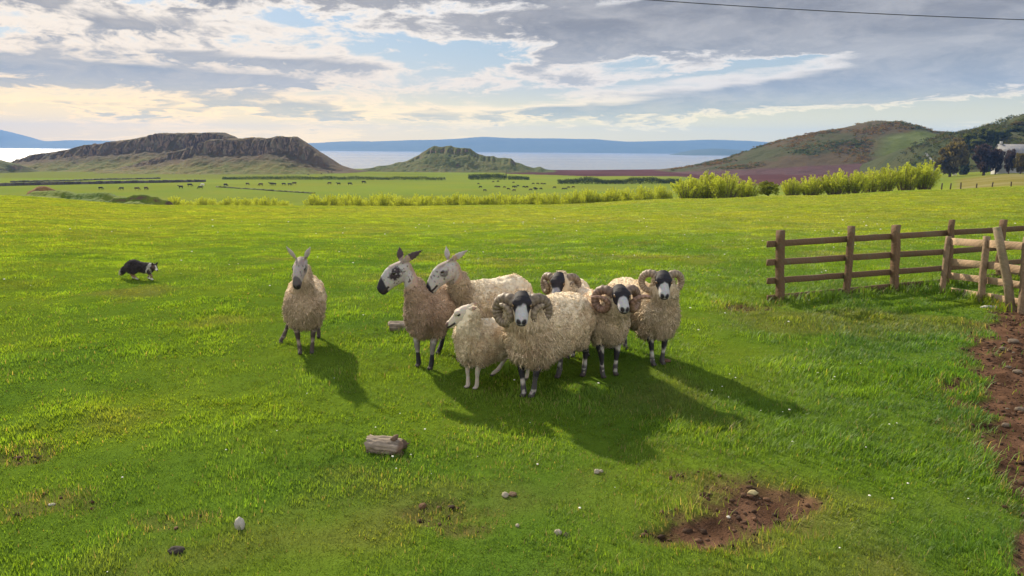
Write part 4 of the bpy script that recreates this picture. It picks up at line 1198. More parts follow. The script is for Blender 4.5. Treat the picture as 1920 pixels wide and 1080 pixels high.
lowrow = [(x, 371 - 2 * math.sin(x), 388, 34) for x in range(328, 534, 17)] + [(x, 365 + 2.5 * math.sin(x * .7) - max(0, (x - 960)) * .075, 388 - max(0, x - 900) * .02, 38) for x in range(588, 1160, 16)] + \
         [(1176, 350, 382, 40), (1206, 343, 380, 46), (1236, 347, 378, 36), (1254, 352, 376, 26)]
for i, (x, yt, yb, wpx) in enumerate(lowrow):
    Yd = 96 + rw.random() * 8
    p = at(x, yb, Yd); z = gz(p[0], Yd); h = at(x, yt, Yd)[2] - z + rw.uniform(-.25, .25); wd = wpx * Yd / F_PX * rw.uniform(.9, 1.25)
    c, t_ = low[i % 3]
    plant('willow_bush', c, t_, (p[0], Yd, z - .05), rw.random() * 6.28, (wd / 3.4, wd / 3.4, h / 3.0),
          'low feathery yellow-green willow bush in the long row beyond the field brow', 'bush', 'low willow bushes beyond the field brow')

def hedge(pts, Y, hgt, label, dark=1.0, seed=0, wid=2.2, n=5200, leaf=.42):
    """clipped hedge along photo points at about depth Y"""
    rng = np.random.default_rng(seed)
    P = np.array([at(x, y, Y + dy)[:2] for x, y, dy in pts])
    seg = np.linalg.norm(np.diff(P, axis=0), axis=1); cum = np.r_[0, np.cumsum(seg)]
    s = rng.random(n) * cum[-1]
    X = np.interp(s, cum, P[:, 0]); Yy = np.interp(s, cum, P[:, 1])
    hh = hgt * (.8 + .35 * fbm(np.c_[s * .12, np.zeros(n)], 3, seed + 1))
    an = rng.random(n) * math.pi; q = .55 + .45 * rng.random(n)
    zz = terrain(X, Yy) + np.abs(np.sin(an)) ** .7 * hh * q
    Vp = np.c_[X, Yy + np.cos(an) * wid * .5 * q, zz] + rng.normal(size=(n, 3)) * .12
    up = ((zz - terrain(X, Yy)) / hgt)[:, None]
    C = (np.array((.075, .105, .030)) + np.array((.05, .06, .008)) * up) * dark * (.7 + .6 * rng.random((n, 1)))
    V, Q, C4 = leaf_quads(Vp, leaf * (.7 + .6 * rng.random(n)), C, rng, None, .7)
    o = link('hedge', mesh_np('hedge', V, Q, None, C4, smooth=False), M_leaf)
    return tag(o, label, 'hedge')
hedge([(418, 345, 0), (520, 343, 0), (640, 341, 0), (740, 339, 0), (835, 336, 0)], 470, 2.6, 'long green hedge below the crag, behind the grazing cattle', 1.0, 3, 3.0, 9000, .6)
hedge([(878, 338, 0), (915, 338, 0), (950, 339, 0)], 480, 4.2, 'short dark green hedge at the foot of the middle hillock', .85, 5, 4.0, 3600, .6)
hedge([(952, 339, 0), (975, 339, 0), (992, 340, 0)], 478, 2.8, 'smaller paler hedge stub right of the dark hedge under the middle hillock', 1.0, 7, 3.0, 1500, .6)
hedge([(1045, 345, 0), (1100, 347, 0), (1180, 349, 0), (1275, 352, 0)], 400, 4.0, 'dark hedge along the edge of the ploughed red field', .75, 9, 4.0, 8000, .6)

def field_wall(pts, hgt, label, c, seed, w=.7):
    P = []
    for x, y in pts:
        q = hit_far(x, y)
        P.append(q)
    mb = MB()
    for a, b in zip(P[:-1], P[1:]):
        k = max(2, int(np.linalg.norm(b - a) / 3))
        for i in range(k):
            p0, p1 = a + (b - a) * i / k, a + (b - a) * (i + 1) / k
            p0 = np.array((p0[0], p0[1], gz(p0[0], p0[1]) + hgt * .4)); p1 = np.array((p1[0], p1[1], gz(p1[0], p1[1]) + hgt * .4))
            mb.box(p0, p1 + (p1 - p0) * .02, w, hgt * (1 + .25 * (RNG.random() - .5)), jit=.25, seg=2, c=np.array(c) * (.7 + .6 * RNG.random()), bev=.25)
    o = mb.build('field_wall', M_stone); tag(o, label, 'wall')
M_stone = material('stone', lambda t: out(t, pbsdf(t, t.mix(t.noise(objco(t), 9.0, 6.0, .65), t.mix(1.0, vcol(t), (.45, .43, .42), 'MULTIPLY'), t.mix(1.0, vcol(t), (1.25, 1.22, 1.15), 'MULTIPLY')), 0.9, bump(t, t.noise(objco(t), 30.0, 5.0, .65), .8, .01), 0.2)))
field_wall([(-40, 350), (60, 347.5), (180, 345), (290, 343), (385, 341)], 1.5, 'long low dry-stone wall crossing the valley on the left', (.10, .085, .07), 1)
field_wall([(20, 342), (110, 340), (200, 337), (300, 335)], .9, 'thin upper field wall close under the long crag', (.13, .12, .08), 2)
field_wall([(405, 351), (470, 355), (540, 360), (590, 363)], .5, 'faint low bank slanting through the pasture behind the willow bushes', (.10, .10, .05), 3)

# ------------------------------------------------------------------ gorse and rough cover on the right hill
def gorse():
    rng = np.random.default_rng(44)
    V = GH; n = len(V)
    colx = 960 + F_PX * V[:, 0] / V[:, 1]
    terr = terrain(V[:, 0], V[:, 1])
    k = fbm(V[:, :2] * .035, 4, 201); k2 = fbm(V[:, :2] * .035 + 40, 4, 205)
    ok = (V[:, 2] > terr + 1.0) & (V[:, 1] < 665)
    meadow = ((colx > 1615) & (V[:, 2] < 12)) | ((540 + F_PX * np.tan(np.arctan((EYE - V[:, 2]) / V[:, 1]) - PITCH)) > np.interp(colx, [1250, 1400, 1500, 1600, 1700, 1745], [319, 312, 306, 300, 295, 291]))
    pr = np.clip(.25 + 1.0 * k, 0, 1) * ok * (~meadow)
    idx = rng.choice(n, 2600, p=pr / pr.sum())
    LP, LC = [], []
    for i in idx:
        m = 26; s = .6 + 1.2 * rng.random()
        d = rng.normal(size=(m, 3)); d /= np.linalg.norm(d, axis=1)[:, None]; d[:, 2] = np.abs(d[:, 2])
        p = V[i] + rng.normal(size=3) * np.array((1.5, 1.5, 0)) + d * s * np.array((1.2, 1.2, .8)) * (rng.random((m, 1)) ** .4)
        u = k2[i] + .35 * rng.normal()
        c = np.array((.13, .078, .026)) if u > .12 else (np.array((.10, .075, .035)) if u > -.2 else np.array((.045, .065, .022)))
        LP.append(p); LC.append(c * (.7 + .6 * rng.random((m, 1))))
    P, C = np.concatenate(LP), np.concatenate(LC)
    Vv, Q, C4 = leaf_quads(P, .75 * (.6 + .7 * rng.random(len(P))), C, rng, None, .7)
    o = link('gorse', mesh_np('gorse', Vv, Q, None, C4, smooth=False), M_leaf)
    tag(o, 'orange-brown and dark green gorse scrub covering the right hill', 'gorse', None, 'stuff')
gorse()
def scrub():
    rng = np.random.default_rng(45); V = WH
    ok = (V[:, 2] > terrain(V[:, 0], V[:, 1]) + 1.5) & (V[:, 1] < 470) & (960 + F_PX * V[:, 0] / V[:, 1] < 2050)
    pr = np.clip(.45 + fbm(V[:, :2] * .03, 4, 221), .02, 1) * ok
    LP, LC = [], []
    for i in rng.choice(len(V), 1500, p=pr / pr.sum()):
        m = 26; q = .9 + 1.5 * rng.random(); d = rng.normal(size=(m, 3)); d /= np.linalg.norm(d, axis=1)[:, None]; d[:, 2] = np.abs(d[:, 2])
        LP.append(V[i] + rng.normal(size=3) * np.array((1.5, 1.5, 0)) + d * q * np.array((1.2, 1.2, 1.0)) * (rng.random((m, 1)) ** .4))
        c = np.array(((.035, .05, .016), (.07, .06, .022), (.055, .07, .02))[rng.integers(3)]); LC.append(c * (.7 + .6 * rng.random((m, 1))))
    P, C = np.concatenate(LP), np.concatenate(LC)
    Vv, Q, C4 = leaf_quads(P, .8 * (.6 + .7 * rng.random(len(P))), C, rng, None, .7)
    tag(link('scrub', mesh_np('scrub', Vv, Q, None, C4, smooth=False), M_leaf), 'dark scrub and bracken on the hillside behind the farm', 'scrub', None, 'stuff')
scrub()

# ------------------------------------------------------------------ farm on the right: trees, house, track, gate
tree_protos = {
    'brown': round_tree_mesh(150, 8, 9, 5200, (.075, .062, .026), (.14, .115, .045), .75, bare=.05),
    'purple': round_tree_mesh(151, 9, 9, 5200, (.022, .016, .026), (.055, .036, .050), .75, bare=.02),
    'green': round_tree_mesh(152, 8, 8, 5200, (.045, .062, .020), (.105, .12, .035), .75, bare=.10),
    'conifer': round_tree_mesh(153, 9, 4, 3600, (.016, .026, .018), (.038, .055, .030), .6, True, .05),
}
def tree_px(kind, x, ytop, ybase, wpx, Y, label, grp=None):
    p = at(x, ybase, Y); z = min(surf_z(p[0], Y), p[2] + 4) ; ht = at(x, ytop, Y)[2] - z; wd = wpx * Y / F_PX
    c, t_ = tree_protos[kind]; h0, w0 = {'brown': (8, 9), 'purple': (9, 9), 'green': (8, 8), 'conifer': (9, 4)}[kind]
    return plant('conifer_tree' if kind == 'conifer' else 'broadleaf_tree', c, t_, (p[0], Y, z - .2), rw.random() * 6.28, (wd / w0, wd / w0, max(ht, 1.5) / h0), label, 'tree', grp)
tree_px('brown', 1784, 258, 302, 56, 330, 'round brownish-green tree beside the farm track')
tree_px('conifer', 1811, 254, 292, 17, 345, 'narrow dark conifer between the round brown tree and the purple trees')
tree_px('purple', 1846, 264, 312, 52, 300, 'large dark purple-leaved tree left of the farmhouse')
tree_px('purple', 1868, 274, 310, 26, 296, 'smaller dark purple tree touching the farmhouse gable')
tree_px('purple', 1893, 274, 310, 24, 286, 'dark purple tree standing in front of the farmhouse roof')
tree_px('conifer', 1866, 250, 285, 18, 345, 'dark conifer rising behind the purple trees left of the farmhouse')
tree_px('brown', 1915, 283, 310, 26, 282, 'reddish-brown tree at the right end of the farmhouse')
rt = random.Random(9)
for i, (x, yt, w) in enumerate([(1800, 252, 34), (1822, 243, 34), (1846, 235, 36), (1862, 243, 30), (1880, 238, 34), (1900, 232, 34), (1916, 222, 36), (1838, 254, 40), (1872, 256, 36), (1896, 250, 36), (1916, 246, 36), (1940, 214, 40), (1945, 240, 40), (1832, 268, 34), (1905, 264, 34)]):
    tree_px('green' if i % 3 else 'brown', x, yt + 3, yt + 30, w, 395 + rt.random() * 30, 'broadleaf tree in the wood covering the hillside behind the farm', 'trees on the hillside behind the farm')
refresh()
p = hit_far(1772, 253); 
if p is not None:
    pz = at(1772, 246, p[1]); c, t_ = tree_protos['green']
    plant('lone_tree', c, t_, (p[0], p[1], p[2] - .3), 0, (.38, .38, max(1.5, pz[2] - p[2]) / 8), 'tiny lone tree on the skyline saddle between the two right hills', 'tree', None)

M_wallpaint = material('rendered_wall', lambda t: out(t, pbsdf(t, t.mix(t.noise(objco(t), 2.0, 5.0), (.27, .265, .25), (.36, .35, .33)), .85, None, .2)))
def slate_mat(t):
    br = t.node('ShaderNodeTexBrick', 0, None, Vector=t.vm('MULTIPLY', objco(t), (1, 1, 1)), Color1=(.13, .13, .145, 1), Color2=(.20, .20, .215, 1), Mortar=(.07, .07, .08, 1), Scale=3.0)
    out(t, pbsdf(t, t.mix(t.step(t.noise(objco(t), 1.2, 5.0), .5, .7), br, (.24, .22, .17)), .6, None, .4))
M_slate = material('slate_roof', slate_mat)
M_glass = material('window_glass', lambda t: out(t, pbsdf(t, (.02, .025, .03), .08, None, .5)))
M_plain = material('painted_wood', lambda t: out(t, pbsdf(t, vcol(t), .6, None, .3)))
def farmhouse():
    Y = 305.0
    a = at(1876, 303, Y); gzv = surf_z(a[0] + 4, Y)
    z = min(gzv, a[2]) - .3
    r = empty('farmhouse', (a[0], Y, z), math.radians(-6)); tag(r, 'long low farmhouse with grey slate roof among the dark trees on the right', 'house')
    zr = at(1885, 271, Y)[2] - z; ze = at(1885, 286, Y)[2] - z; L, W = 16.0, 6.5
    mb = MB(); V = [(0, 0, -1), (L, 0, -1), (L, W, -1), (0, W, -1), (0, 0, ze), (L, 0, ze), (L, W, ze), (0, W, ze), (0, W/2, zr), (L, W/2, zr)]
    mb.add(V, [(0, 1, 5, 4), (2, 3, 7, 6), (1, 2, 6, 5), (3, 0, 4, 7)], [(4, 8, 7), (5, 6, 9)])
    mb.build('wall', M_wallpaint, r, smooth=False)
    mb = MB(); o_ = .35
    for sgn in (0, 1):
        y0, yr = (-o_, W/2) if sgn == 0 else (W + o_, W/2)
        zlo = ze - o_ * (zr - ze) / (W / 2)
        q = [(-o_, y0, zlo + .06), (L + o_, y0, zlo + .06), (L + o_, yr, zr + .06), (-o_, yr, zr + .06)]
        top = [(x, y, zz + .16) for x, y, zz in q]
        mb.add(q + top, [(0, 1, 2, 3), (7, 6, 5, 4), (0, 4, 5, 1), (1, 5, 6, 2), (2, 6, 7, 3), (3, 7, 4, 0)])
    rf = mb.build('roof', M_slate, r, smooth=False)
    mb = MB().box((1.0, W/2, zr - .3), (1.0, W/2, zr + 1.3), .9, .7, up=(0, 1, 0), c=(.4, .39, .37)); mb.build('chimney', M_wallpaint, rf, smooth=False)
    for x in (2.2, 5.6, 9.0, 12.4):
        f = MB().box((x, -.05, ze * .35), (x, -.05, ze * .35 + 1.2), 1.0, .12, up=(0, 1, 0), c=(.7, .69, .66)).build('window', M_plain, r, smooth=False)
        MB().box((x, -.125, ze * .35 + .1), (x, -.125, ze * .35 + 1.1), .8, .03, up=(0, 1, 0)).build('pane', M_glass, f, smooth=False)
farmhouse()

def track():
    px = [(1738, 287), (1741, 292), (1748, 299), (1757, 306), (1768, 312), (1780, 318), (1792, 322)]
    P = [hit_far(x, y) for x, y in px]
    pts = []
    for a, b in zip(P[:-1], P[1:]):
        for k in range(10): pts.append(a + (b - a) * k / 10)
    pts.append(P[-1])
    pts = np.array(pts); V, Q = [], []
    for i, p in enumerate(pts):
        d = pts[min(i+1, len(pts)-1)] - pts[max(i-1, 0)]; n = np.array((-d[1], d[0], 0)); n /= np.linalg.norm(n) + 1e-9
        wv = 1.1 + .3 * math.sin(i * .7)
        for k in (-1, -.5, 0, .5, 1):
            q = p + n * wv * k; V.append((q[0], q[1], p[2] + .15))
    for i in range(len(pts) - 1):
        for k in range(4): Q.append((i*5+k, i*5+k+1, (i+1)*5+k+1, (i+1)*5+k))
    def f(t):
        n = t.noise(geopos(t), .8, 6.0, .65)
        out(t, pbsdf(t, t.mix(n, (.14, .135, .125), (.27, .26, .245)), .95, bump(t, n, .5, .1), .1))
    o = link('farm_track', mesh_np('farm_track', V, Q), material('gravel_track', f)); tag(o, kind='structure')
track()

M_wood_n = None
def wood_mat(t):
    o = objco(t); c = vcol(t)
    g = t.noise(t.vm('MULTIPLY', o, (6, 6, 6)), 1.0, 4.0, .6)
    w = t.node('ShaderNodeTexWave', 0, dict(wave_type='BANDS', bands_direction='DIAGONAL'), Vector=o, Scale=9.0, Distortion=9.0, Detail=4.0)
    f = t.noise(o, 70.0, 4.0, .7)
    c2 = t.mix(t.m('MULTIPLY', f, .8), t.mix(1.0, c, (.5, .48, .46), 'MULTIPLY'), c)
    c2 = t.mix(t.m('MULTIPLY', w, .35), c2, t.mix(1.0, c2, (1.5, 1.45, 1.4), 'MULTIPLY'))
    c2 = t.mix(t.m('MULTIPLY', t.step(g, .52, .7), .35), c2, (.10, .12, .07))
    out(t, pbsdf(t, c2, .88, bump(t, t.m('ADD', f, t.m('MULTIPLY', w, .5)), .6, .006), .15))
M_wood = material('weathered_wood', wood_mat)

def field_gate():
    a, b = hit_far(1762, 322), hit_far(1785, 321)
    b = a + (b - a) * (4.2 / np.linalg.norm((b - a)[:2])) if np.linalg.norm((b - a)[:2]) > 8 else b
    b[2] = surf_z(b[0], b[1])
    r = empty('field_gate', tuple(a), 0); tag(r, 'small dark barred gate at the foot of the farm track', 'gate')
    A = np.zeros(3); B = b - a
    rl = MB()
    for k, z in enumerate((.25, .5, .75, 1.0, 1.2)): rl.box(A + (0, 0, z), B + (0, 0, z), .06, .11, c=(.05, .042, .036))
    rl.box(A + np.array((0, -.05, .2)), B + np.array((0, -.05, 1.2)), .04, .09, c=(.05, .042, .036)); rl.build('bars', M_wood, r)
    for q in (A, B): MB().box(q + np.array((0, 0.1, -.3)), q + np.array((0, 0.1, 1.45)), .2, .2, up=(0, 1, 0), c=(.06, .05, .04)).build('post', M_wood, r, smooth=False)
field_gate()
for i, (x, h_) in enumerate(((1745, .95), (1766, 1.05), (1782, 1.0), (1802, 1.25), (1831, .9), (1860, 1.35), (1896, 1.0))):
    Yd = 100 + i * .8; p = at(x, 350, Yd); z = gz(p[0], Yd)
    top = at(x, 349 - h_ * 5.5, Yd)[2]
    o = MB().box((0, 0, -.3), ((i % 3 - 1) * .06, 0, max(.8, top - z)), .15, .15, up=(0, 1, 0), jit=.02, seg=4, c=(.09, .07, .05)).build('fence_post', M_wood, None, (p[0], Yd, z))
    tag(o, 'small dark fence post standing in the bright meadow beyond the willows', 'post', 'posts of the far meadow fence')

# ------------------------------------------------------------------ post-and-rail fence and hurdle on the right
def wall_dir(a, b):
    d = (b - a); d[2] = 0; return d / np.linalg.norm(d)
def rail_fence():
    P0, P1 = gp(1462, 566), gp(1785, 535)
    d = wall_dir(P0, P1.copy()); nrm = np.array((-d[1], d[0], 0)); nrm = nrm if nrm[1] > 0 else -nrm    # away from the camera
    def on_line(x, y=490):
        """point of the fence line seen at photo column x"""
        r = ray(x, y); den = r.x * d[1] - r.y * d[0]
        k = (P0[0] * d[1] - P0[1] * d[0]) / den
        q = np.array((r.x * k, r.y * k, 0)); q[2] = gz(q[0], q[1]); return q
    r = empty('post_and_rail_fence', tuple(P0)); tag(r, 'brown four-rail wooden fence with square posts, running along the right of the pasture', 'fence')
    O = P0
    cw = np.array((.155, .100, .060))
    for x, yt, yb, xt, w in ((1463.5, 432, 565, 1463.5, .092), (1588, 424, 549, 1597, .078), (1680, 422, 541, 1680, .098), (1778, 412, 533, 1785, .07), (1874, 412, 525, 1881, .088), (1985, 408, 520, 1990, .12), (2105, 404, 515, 2112, .12)):
        q = on_line(x, yb); tp = at(xt, yt, q[1])
        MB().box(q - O + np.array((0, 0, -.25)), tp - O, w, w, up=nrm, jit=.014, seg=10, bev=.08, c=cw * RNG.uniform(.85, 1.2)).build('post', M_wood, r, smooth=False)
    q0, q1, q2 = on_line(1447), on_line(1783), on_line(2140)
    for y0, y1, y2, hh in ((459, 438, 431, .088), (494, 473, 463, .088), (529, 504, 492, .085), (562, 529, 514, .09)):
        a = at(1447, y0, q0[1]); b = at(1783, y1, q1[1])
        c = np.array((q2[0], q2[1], b[2] + (b[2] - a[2]) * np.linalg.norm((q2 - q1)[:2]) / np.linalg.norm((q1 - q0)[:2]) * .4))
        off = nrm * .085
        MB().box(a - O + off, b - O + off, .032, hh, jit=.005, seg=16, bev=.06, c=cw * RNG.uniform(.8, 1.05)).box(b - O + off + d * .004 + nrm * .004, c - O + off + nrm * .004, .032, hh, jit=.005, seg=12, bev=.06, c=cw * RNG.uniform(.8, 1.05)).build('rail', M_wood, r, smooth=False)
    return P0, on_line(2100)
F0, F1 = rail_fence()
def hurdle():
    A, B, C = gp(1766, 549), gp(1838, 567), gp(1916, 588)
    r = empty('sheep_hurdle', tuple(A)); tag(r, 'weathered wooden hurdle coloured as if sunlit, leaning in front of the four-rail fence', 'hurdle')
    cw = np.array((.46, .33, .215))  # sunlit look of the rails is put into a lighter wood colour
    tops = [at(1779, 443, A[1] + .05), at(1851, 443, B[1] + .05), at(1926, 444, C[1] + .05)]
    for q, t_, w in ((A, tops[0], .068), (B, tops[1], .076), (C, tops[2], .08)):
        MB().box(q - A + np.array((0, 0, -.12)), t_ - A, w, w * .8, up=(0, 1, 0), jit=.012, seg=8, bev=.08, c=cw * RNG.uniform(.48, .6)).build('post', M_wood, r, smooth=False)
    d = wall_dir(A, C.copy()); nrm = np.array((-d[1], d[0], 0)); nrm = nrm if nrm[1] < 0 else -nrm
    ext = at(1990, 480, C[1] - .75)
    for ya, yb, yc, hh in ((453, 457, 464, .105), (491, 498, 509, .10), (517, 526, 540, .095), (545, 556, 572, .09)):
        a, b, c = at(1777, ya, A[1]), at(1846, yb, B[1]), at(1935, yc, C[1] - .15)
        off = -nrm * .062
        MB().box(a - A + off, b - A + off, .028, hh, jit=.005, seg=6, bev=.06, c=cw * RNG.uniform(.85, 1.15)).box(b - A + off + (0, 0, .002), c - A + off, .028, hh, jit=.005, seg=6, bev=.06, c=cw * RNG.uniform(.85, 1.15)).build('rail', M_wood, r, smooth=False)
    return A, B, C
HA, HB, HC = hurdle()
def prop():
    b = gp(1900, 582); top = at(1869, 426, b[1] + .15)
    o = MB().tube([np.array((0, 0, -.15)), (top - b) * .33, (top - b) * .66, top - b], [.058, .056, .053, .05], 12, (.26, .205, .135)).build('leaning_pole', M_wood, None, tuple(b))
    tag(o, 'round grey-brown pole leaning left against the hurdle', 'pole')
prop()

# ------------------------------------------------------------------ overhead wire
A, B = at(1220, 0, 30.0), at(1920, 37, 30.0)
pts = []
for k in np.linspace(-1.9, 1.75, 120):
    p = A + (B - A) * k; sag = .065 * 4 * k * (1 - k)
    pts.append((p[0], p[1], p[2] - sag))
o = MB().tube(pts, .016, 6, (.03, .03, .034)).build('overhead_wire', M_plain); tag(o, 'single dark cable crossing the sky at upper right', 'cable')
# ------------------------------------------------------------------ sheepdog
def make_dog():
    foot = gp(266, 524); h = math.radians(-4)
    R = np.array(((math.cos(h), -math.sin(h), 0), (math.sin(h), math.cos(h), 0), (0, 0, 1)))
    blobs = chain([((-.24, 0, .30), (.085, .085, .10)), ((-.15, 0, .335), (.12, .10, .115)), ((0, 0, .29), (.12, .095, .105)), ((.13, 0, .275), (.11, .095, .11)), ((.20, 0, .27), (.075, .08, .09))], None, .3)
    poll = np.array((.315, -.035, .30)); H = head_frame(math.radians(-38), math.radians(22))
    blobs += chain([((.18, 0, .30), .082), (tuple(poll + H @ np.array((-.02, 0, -.01))), .064)], None, .3)
    blobs += chain([(poll + H @ np.array(c), r, ) for c, r in (((0, 0, 0), (.05, .055, .052)), ((.045, 0, -.005), (.045, .048, .046)), ((.085, 0, -.018), (.035, .028, .030)), ((.13, 0, -.022), (.026, .021, .023)))], H, .4)
    for sd in (1, -1): blobs += ear(poll + H @ np.array((-.01, sd*.035, .03)), poll + H @ np.array((-.015, sd*.055, .105)), .027, .010, H @ np.array((1, 0, 0)))
    legs = [   # a low stalking trot: near fore and far hind reaching, the others pushing back
        [((.17, -.065, .24), .055), ((.20, -.065, .155), .034), ((.255, -.06, .095), .021), ((.235, -.06, .035), .020), ((.26, -.06, .014), (.032, .022, .016))],
        [((.16, .065, .24), .055), ((.13, .065, .16), .032), ((.15, .06, .09), .021), ((.10, .06, .045), .019), ((.125, .06, .014), (.03, .022, .016))],
        [((-.19, -.07, .27), .085), ((-.10, -.075, .19), .055), ((-.15, -.07, .115), .028), ((-.085, -.065, .045), .020), ((-.06, -.065, .014), (.034, .022, .016))],
        [((-.21, .07, .27), .085), ((-.17, .075, .18), .052), ((-.27, .07, .125), .028), ((-.235, .065, .04), .020), ((-.215, .065, .014), (.034, .022, .016))]]
    for l in legs: blobs += chain([(np.array(c), r) for c, r in l], None, .35)
    blobs += chain([((-.30, 0, .30), .035), ((-.36, .0, .235), .045), ((-.395, 0, .17), .050), ((-.43, 0, .14), .030), ((-.455, 0, .135), .012)], None, .3)
    me = remesh(blobs, .007, 4, 'sheepdog'); V = mesh_verts(me)
    q = (V - poll) @ H; nz = fbm(V * 25, 3, 301)
    col = np.tile((.016, .013, .018), (len(V), 1)) * (1 + .4 * nz)[:, None]
    def put(k, c):
        nonlocal col
        k = k[:, None]; col = col * (1 - k) + np.array(c) * k
    put(sstep(V[:, 2] + .03 * nz, .16, .12) * (V[:, 0] > -.34), (.20, .125, .075))                     # tan legs
    put(sstep(V[:, 2] + .02 * nz, .055, .035) * (V[:, 0] > -.34), (.45, .42, .38))
    put(sstep(np.abs(V[:, 0] - .225 - .25 * (V[:, 2] - .30)), .042, .026) * sstep(q[:, 0], -.01, -.03), (.55, .52, .47))   # white collar
    hd = sstep(q[:, 0], -.035, -.015) * (np.abs(q[:, 2]) < .13) * (np.abs(q[:, 1]) < .11)
    put(hd, (.075, .045, .035)); put(hd * sstep(np.abs(q[:, 1]), .016, .010) * sstep(q[:, 2], 0, .015), (.48, .42, .36)); put(sstep(q[:, 0], .085, .10) * hd, (.55, .50, .45)); put(sstep(q[:, 0], .138, .146) * hd, (.02, .018, .02))
    put(hd * (q[:, 2] > .045), (.035, .022, .022))
    put(sstep(V[:, 0], -.415, -.44) * (V[:, 2] < .25), (.6, .56, .5))
    set_col(me, np.clip(col, .005, 1))
    o = link('sheepdog', me, M_skin, None, tuple(foot)); o.rotation_euler = (0, 0, h); o.scale = (.80, .80, .74)
    tag(o, 'black, tan and white sheepdog creeping low across the grass at the far left', 'dog')
    for sd in (1, -1): MB().ball(poll + H @ np.array((.062, sd*.033, .014)), (.009, .008, .008), 1, H).build('eye', M_eye, o)
    rng = np.random.default_rng(77); T, N = tri_arrays(me), mesh_normals(me)
    P, Nn = sample_surface(V, T, N, 5200, rng)
    qq = (P - poll) @ H
    k = ((P[:, 2] > .17) | (P[:, 0] < -.31)) & (qq[:, 0] < -.02)
    P, Nn = P[k], Nn[k]
    nn = len(P)
    Dn = Nn * .45 + np.array((-.75, 0, -.35)) + rng.normal(size=(nn, 3)) * .25; Dn /= np.linalg.norm(Dn, axis=1)[:, None]
    cc = np.tile((.034, .024, .025), (nn, 1))
    w = sstep(np.abs(P[:, 0] - .225 - .25 * (P[:, 2] - .30)), .045, .03)[:, None]; cc = cc * (1 - w) + np.array((.55, .52, .47)) * w
    w = (sstep(P[:, 0], -.40, -.43) * (P[:, 2] < .25))[:, None]; cc = cc * (1 - w) + np.array((.6, .56, .5)) * w
    lv, lq, lt, lc = lock_mesh(P, Nn, Dn, .045 * (.6 + .8 * rng.random(nn)), np.full(nn, .006), .08, cc * (.7 + .8 * rng.random((nn, 1))), rng)
    link('fur', mesh_np('fur', lv, lq, lt, np.clip(lc, .005, 1)), M_wool, o)
make_dog()

# ------------------------------------------------------------------ cattle and sheep far off in the valley
def quadruped(seed, graze, base, patch=None):
    hz = .35 if graze else 1.35
    b = chain([((-.75, 0, 1.0), (.28, .28, .34)), ((0, 0, .95), (.42, .34, .38)), ((.62, 0, 1.0), (.28, .26, .36))], None, .35)
    b += chain([((.75, 0, 1.08), .22), ((1.05, .05, (1.08 + hz) / 2), .16), ((1.22, .08, hz), .13)], None, .35)
    b += chain([((1.2, .08, hz + .05), .13), ((1.45, .1, hz - .18), .085)], None, .35)
    for sd in (1, -1):
        b += chain([((.58, sd*.2, .75), .13), ((.60, sd*.2, .38), .075), ((.60, sd*.2, .04), .07)], None, .35)
        b += chain([((-.68, sd*.2, .8), .18), ((-.62, sd*.21, .52), .10), ((-.76, sd*.2, .36), .07), ((-.70, sd*.2, .04), .07)], None, .35)
        b += [((1.2, .08 + sd*.15, hz + .10), (.05, .10, .04), None)]
    b += chain([((-1.0, 0, 1.15), .05), ((-1.06, 0, .8), .04), ((-1.05, 0, .5), .05)], None, .4)
    me = remesh(b, .05, 2, 'cow'); V = mesh_verts(me)
    c = np.tile(base, (len(V), 1))
    if patch is not None:
        k = sstep(fbm(V * 1.6, 2, seed), .0, .12)[:, None]; c = c * (1 - k) + np.array(patch) * k
    set_col(me, c); me.materials.append(M_skin)
    return me
cows = [quadruped(1, True, (.014, .012, .012)), quadruped(2, False, (.016, .013, .012)), quadruped(3, True, (.055, .028, .018)), quadruped(4, True, (.012, .011, .012), (.03, .02, .016))]
pale = quadruped(5, True, (.55, .52, .46))
rc = random.Random(3)
near_herd = [(189, 355.5), (228, 356), (257, 356.5), (274, 356), (339, 353.5), (356, 349.5), (376, 354.5), (423, 349.5), (464, 347), (489, 348.5), (509, 347.5), (514, 348), (532, 347.5), (543, 348), (552, 346.5), (618, 346), (635, 347), (656, 347), (682, 344)]
far_herd = [(578, 328.5), (615, 323.5), (622, 323.5), (603, 327), (897, 346), (901, 352.5), (909, 359), (930, 351.5), (935, 352.5), (946, 352.5), (963, 352), (967, 352.5), (982, 352), (988, 352.5), (964, 359), (995, 357.5), (1005, 357), (1003, 355), (1014, 355.5), (1000, 346), (1008, 346), (1016, 346), (1021, 346.5), (1040, 353.5), (1056, 355.5), (1061, 355.5), (1075, 352.5), (963, 343.5), (971, 350), (934, 341.5), (953, 356), (1066, 353), (925, 342)]
for hl, lab, grp, sc in ((near_herd, 'dark cow grazing in the strip of pasture left of centre below the crag', 'cattle grazing below the crag', .95), (far_herd, 'small dark cow in the scattered herd on the far pasture', 'cattle scattered on the far pasture', .66)):
    for i, (x, y) in enumerate(hl):
        p = hit_far(x, y, 200)
        if p is None or p[1] < 200: continue
        o = D.objects.new('grazing_cow', cows[(i * 7 + (i // 3)) % 4]); COL.objects.link(o)
        o.location = tuple(p); o.rotation_euler = (0, 0, rc.choice((0, math.pi)) + rc.uniform(-.6, .6)); s_ = sc * rc.uniform(.9, 1.08); o.scale = (s_, s_, s_)
        tag(o, lab, 'cow', grp)
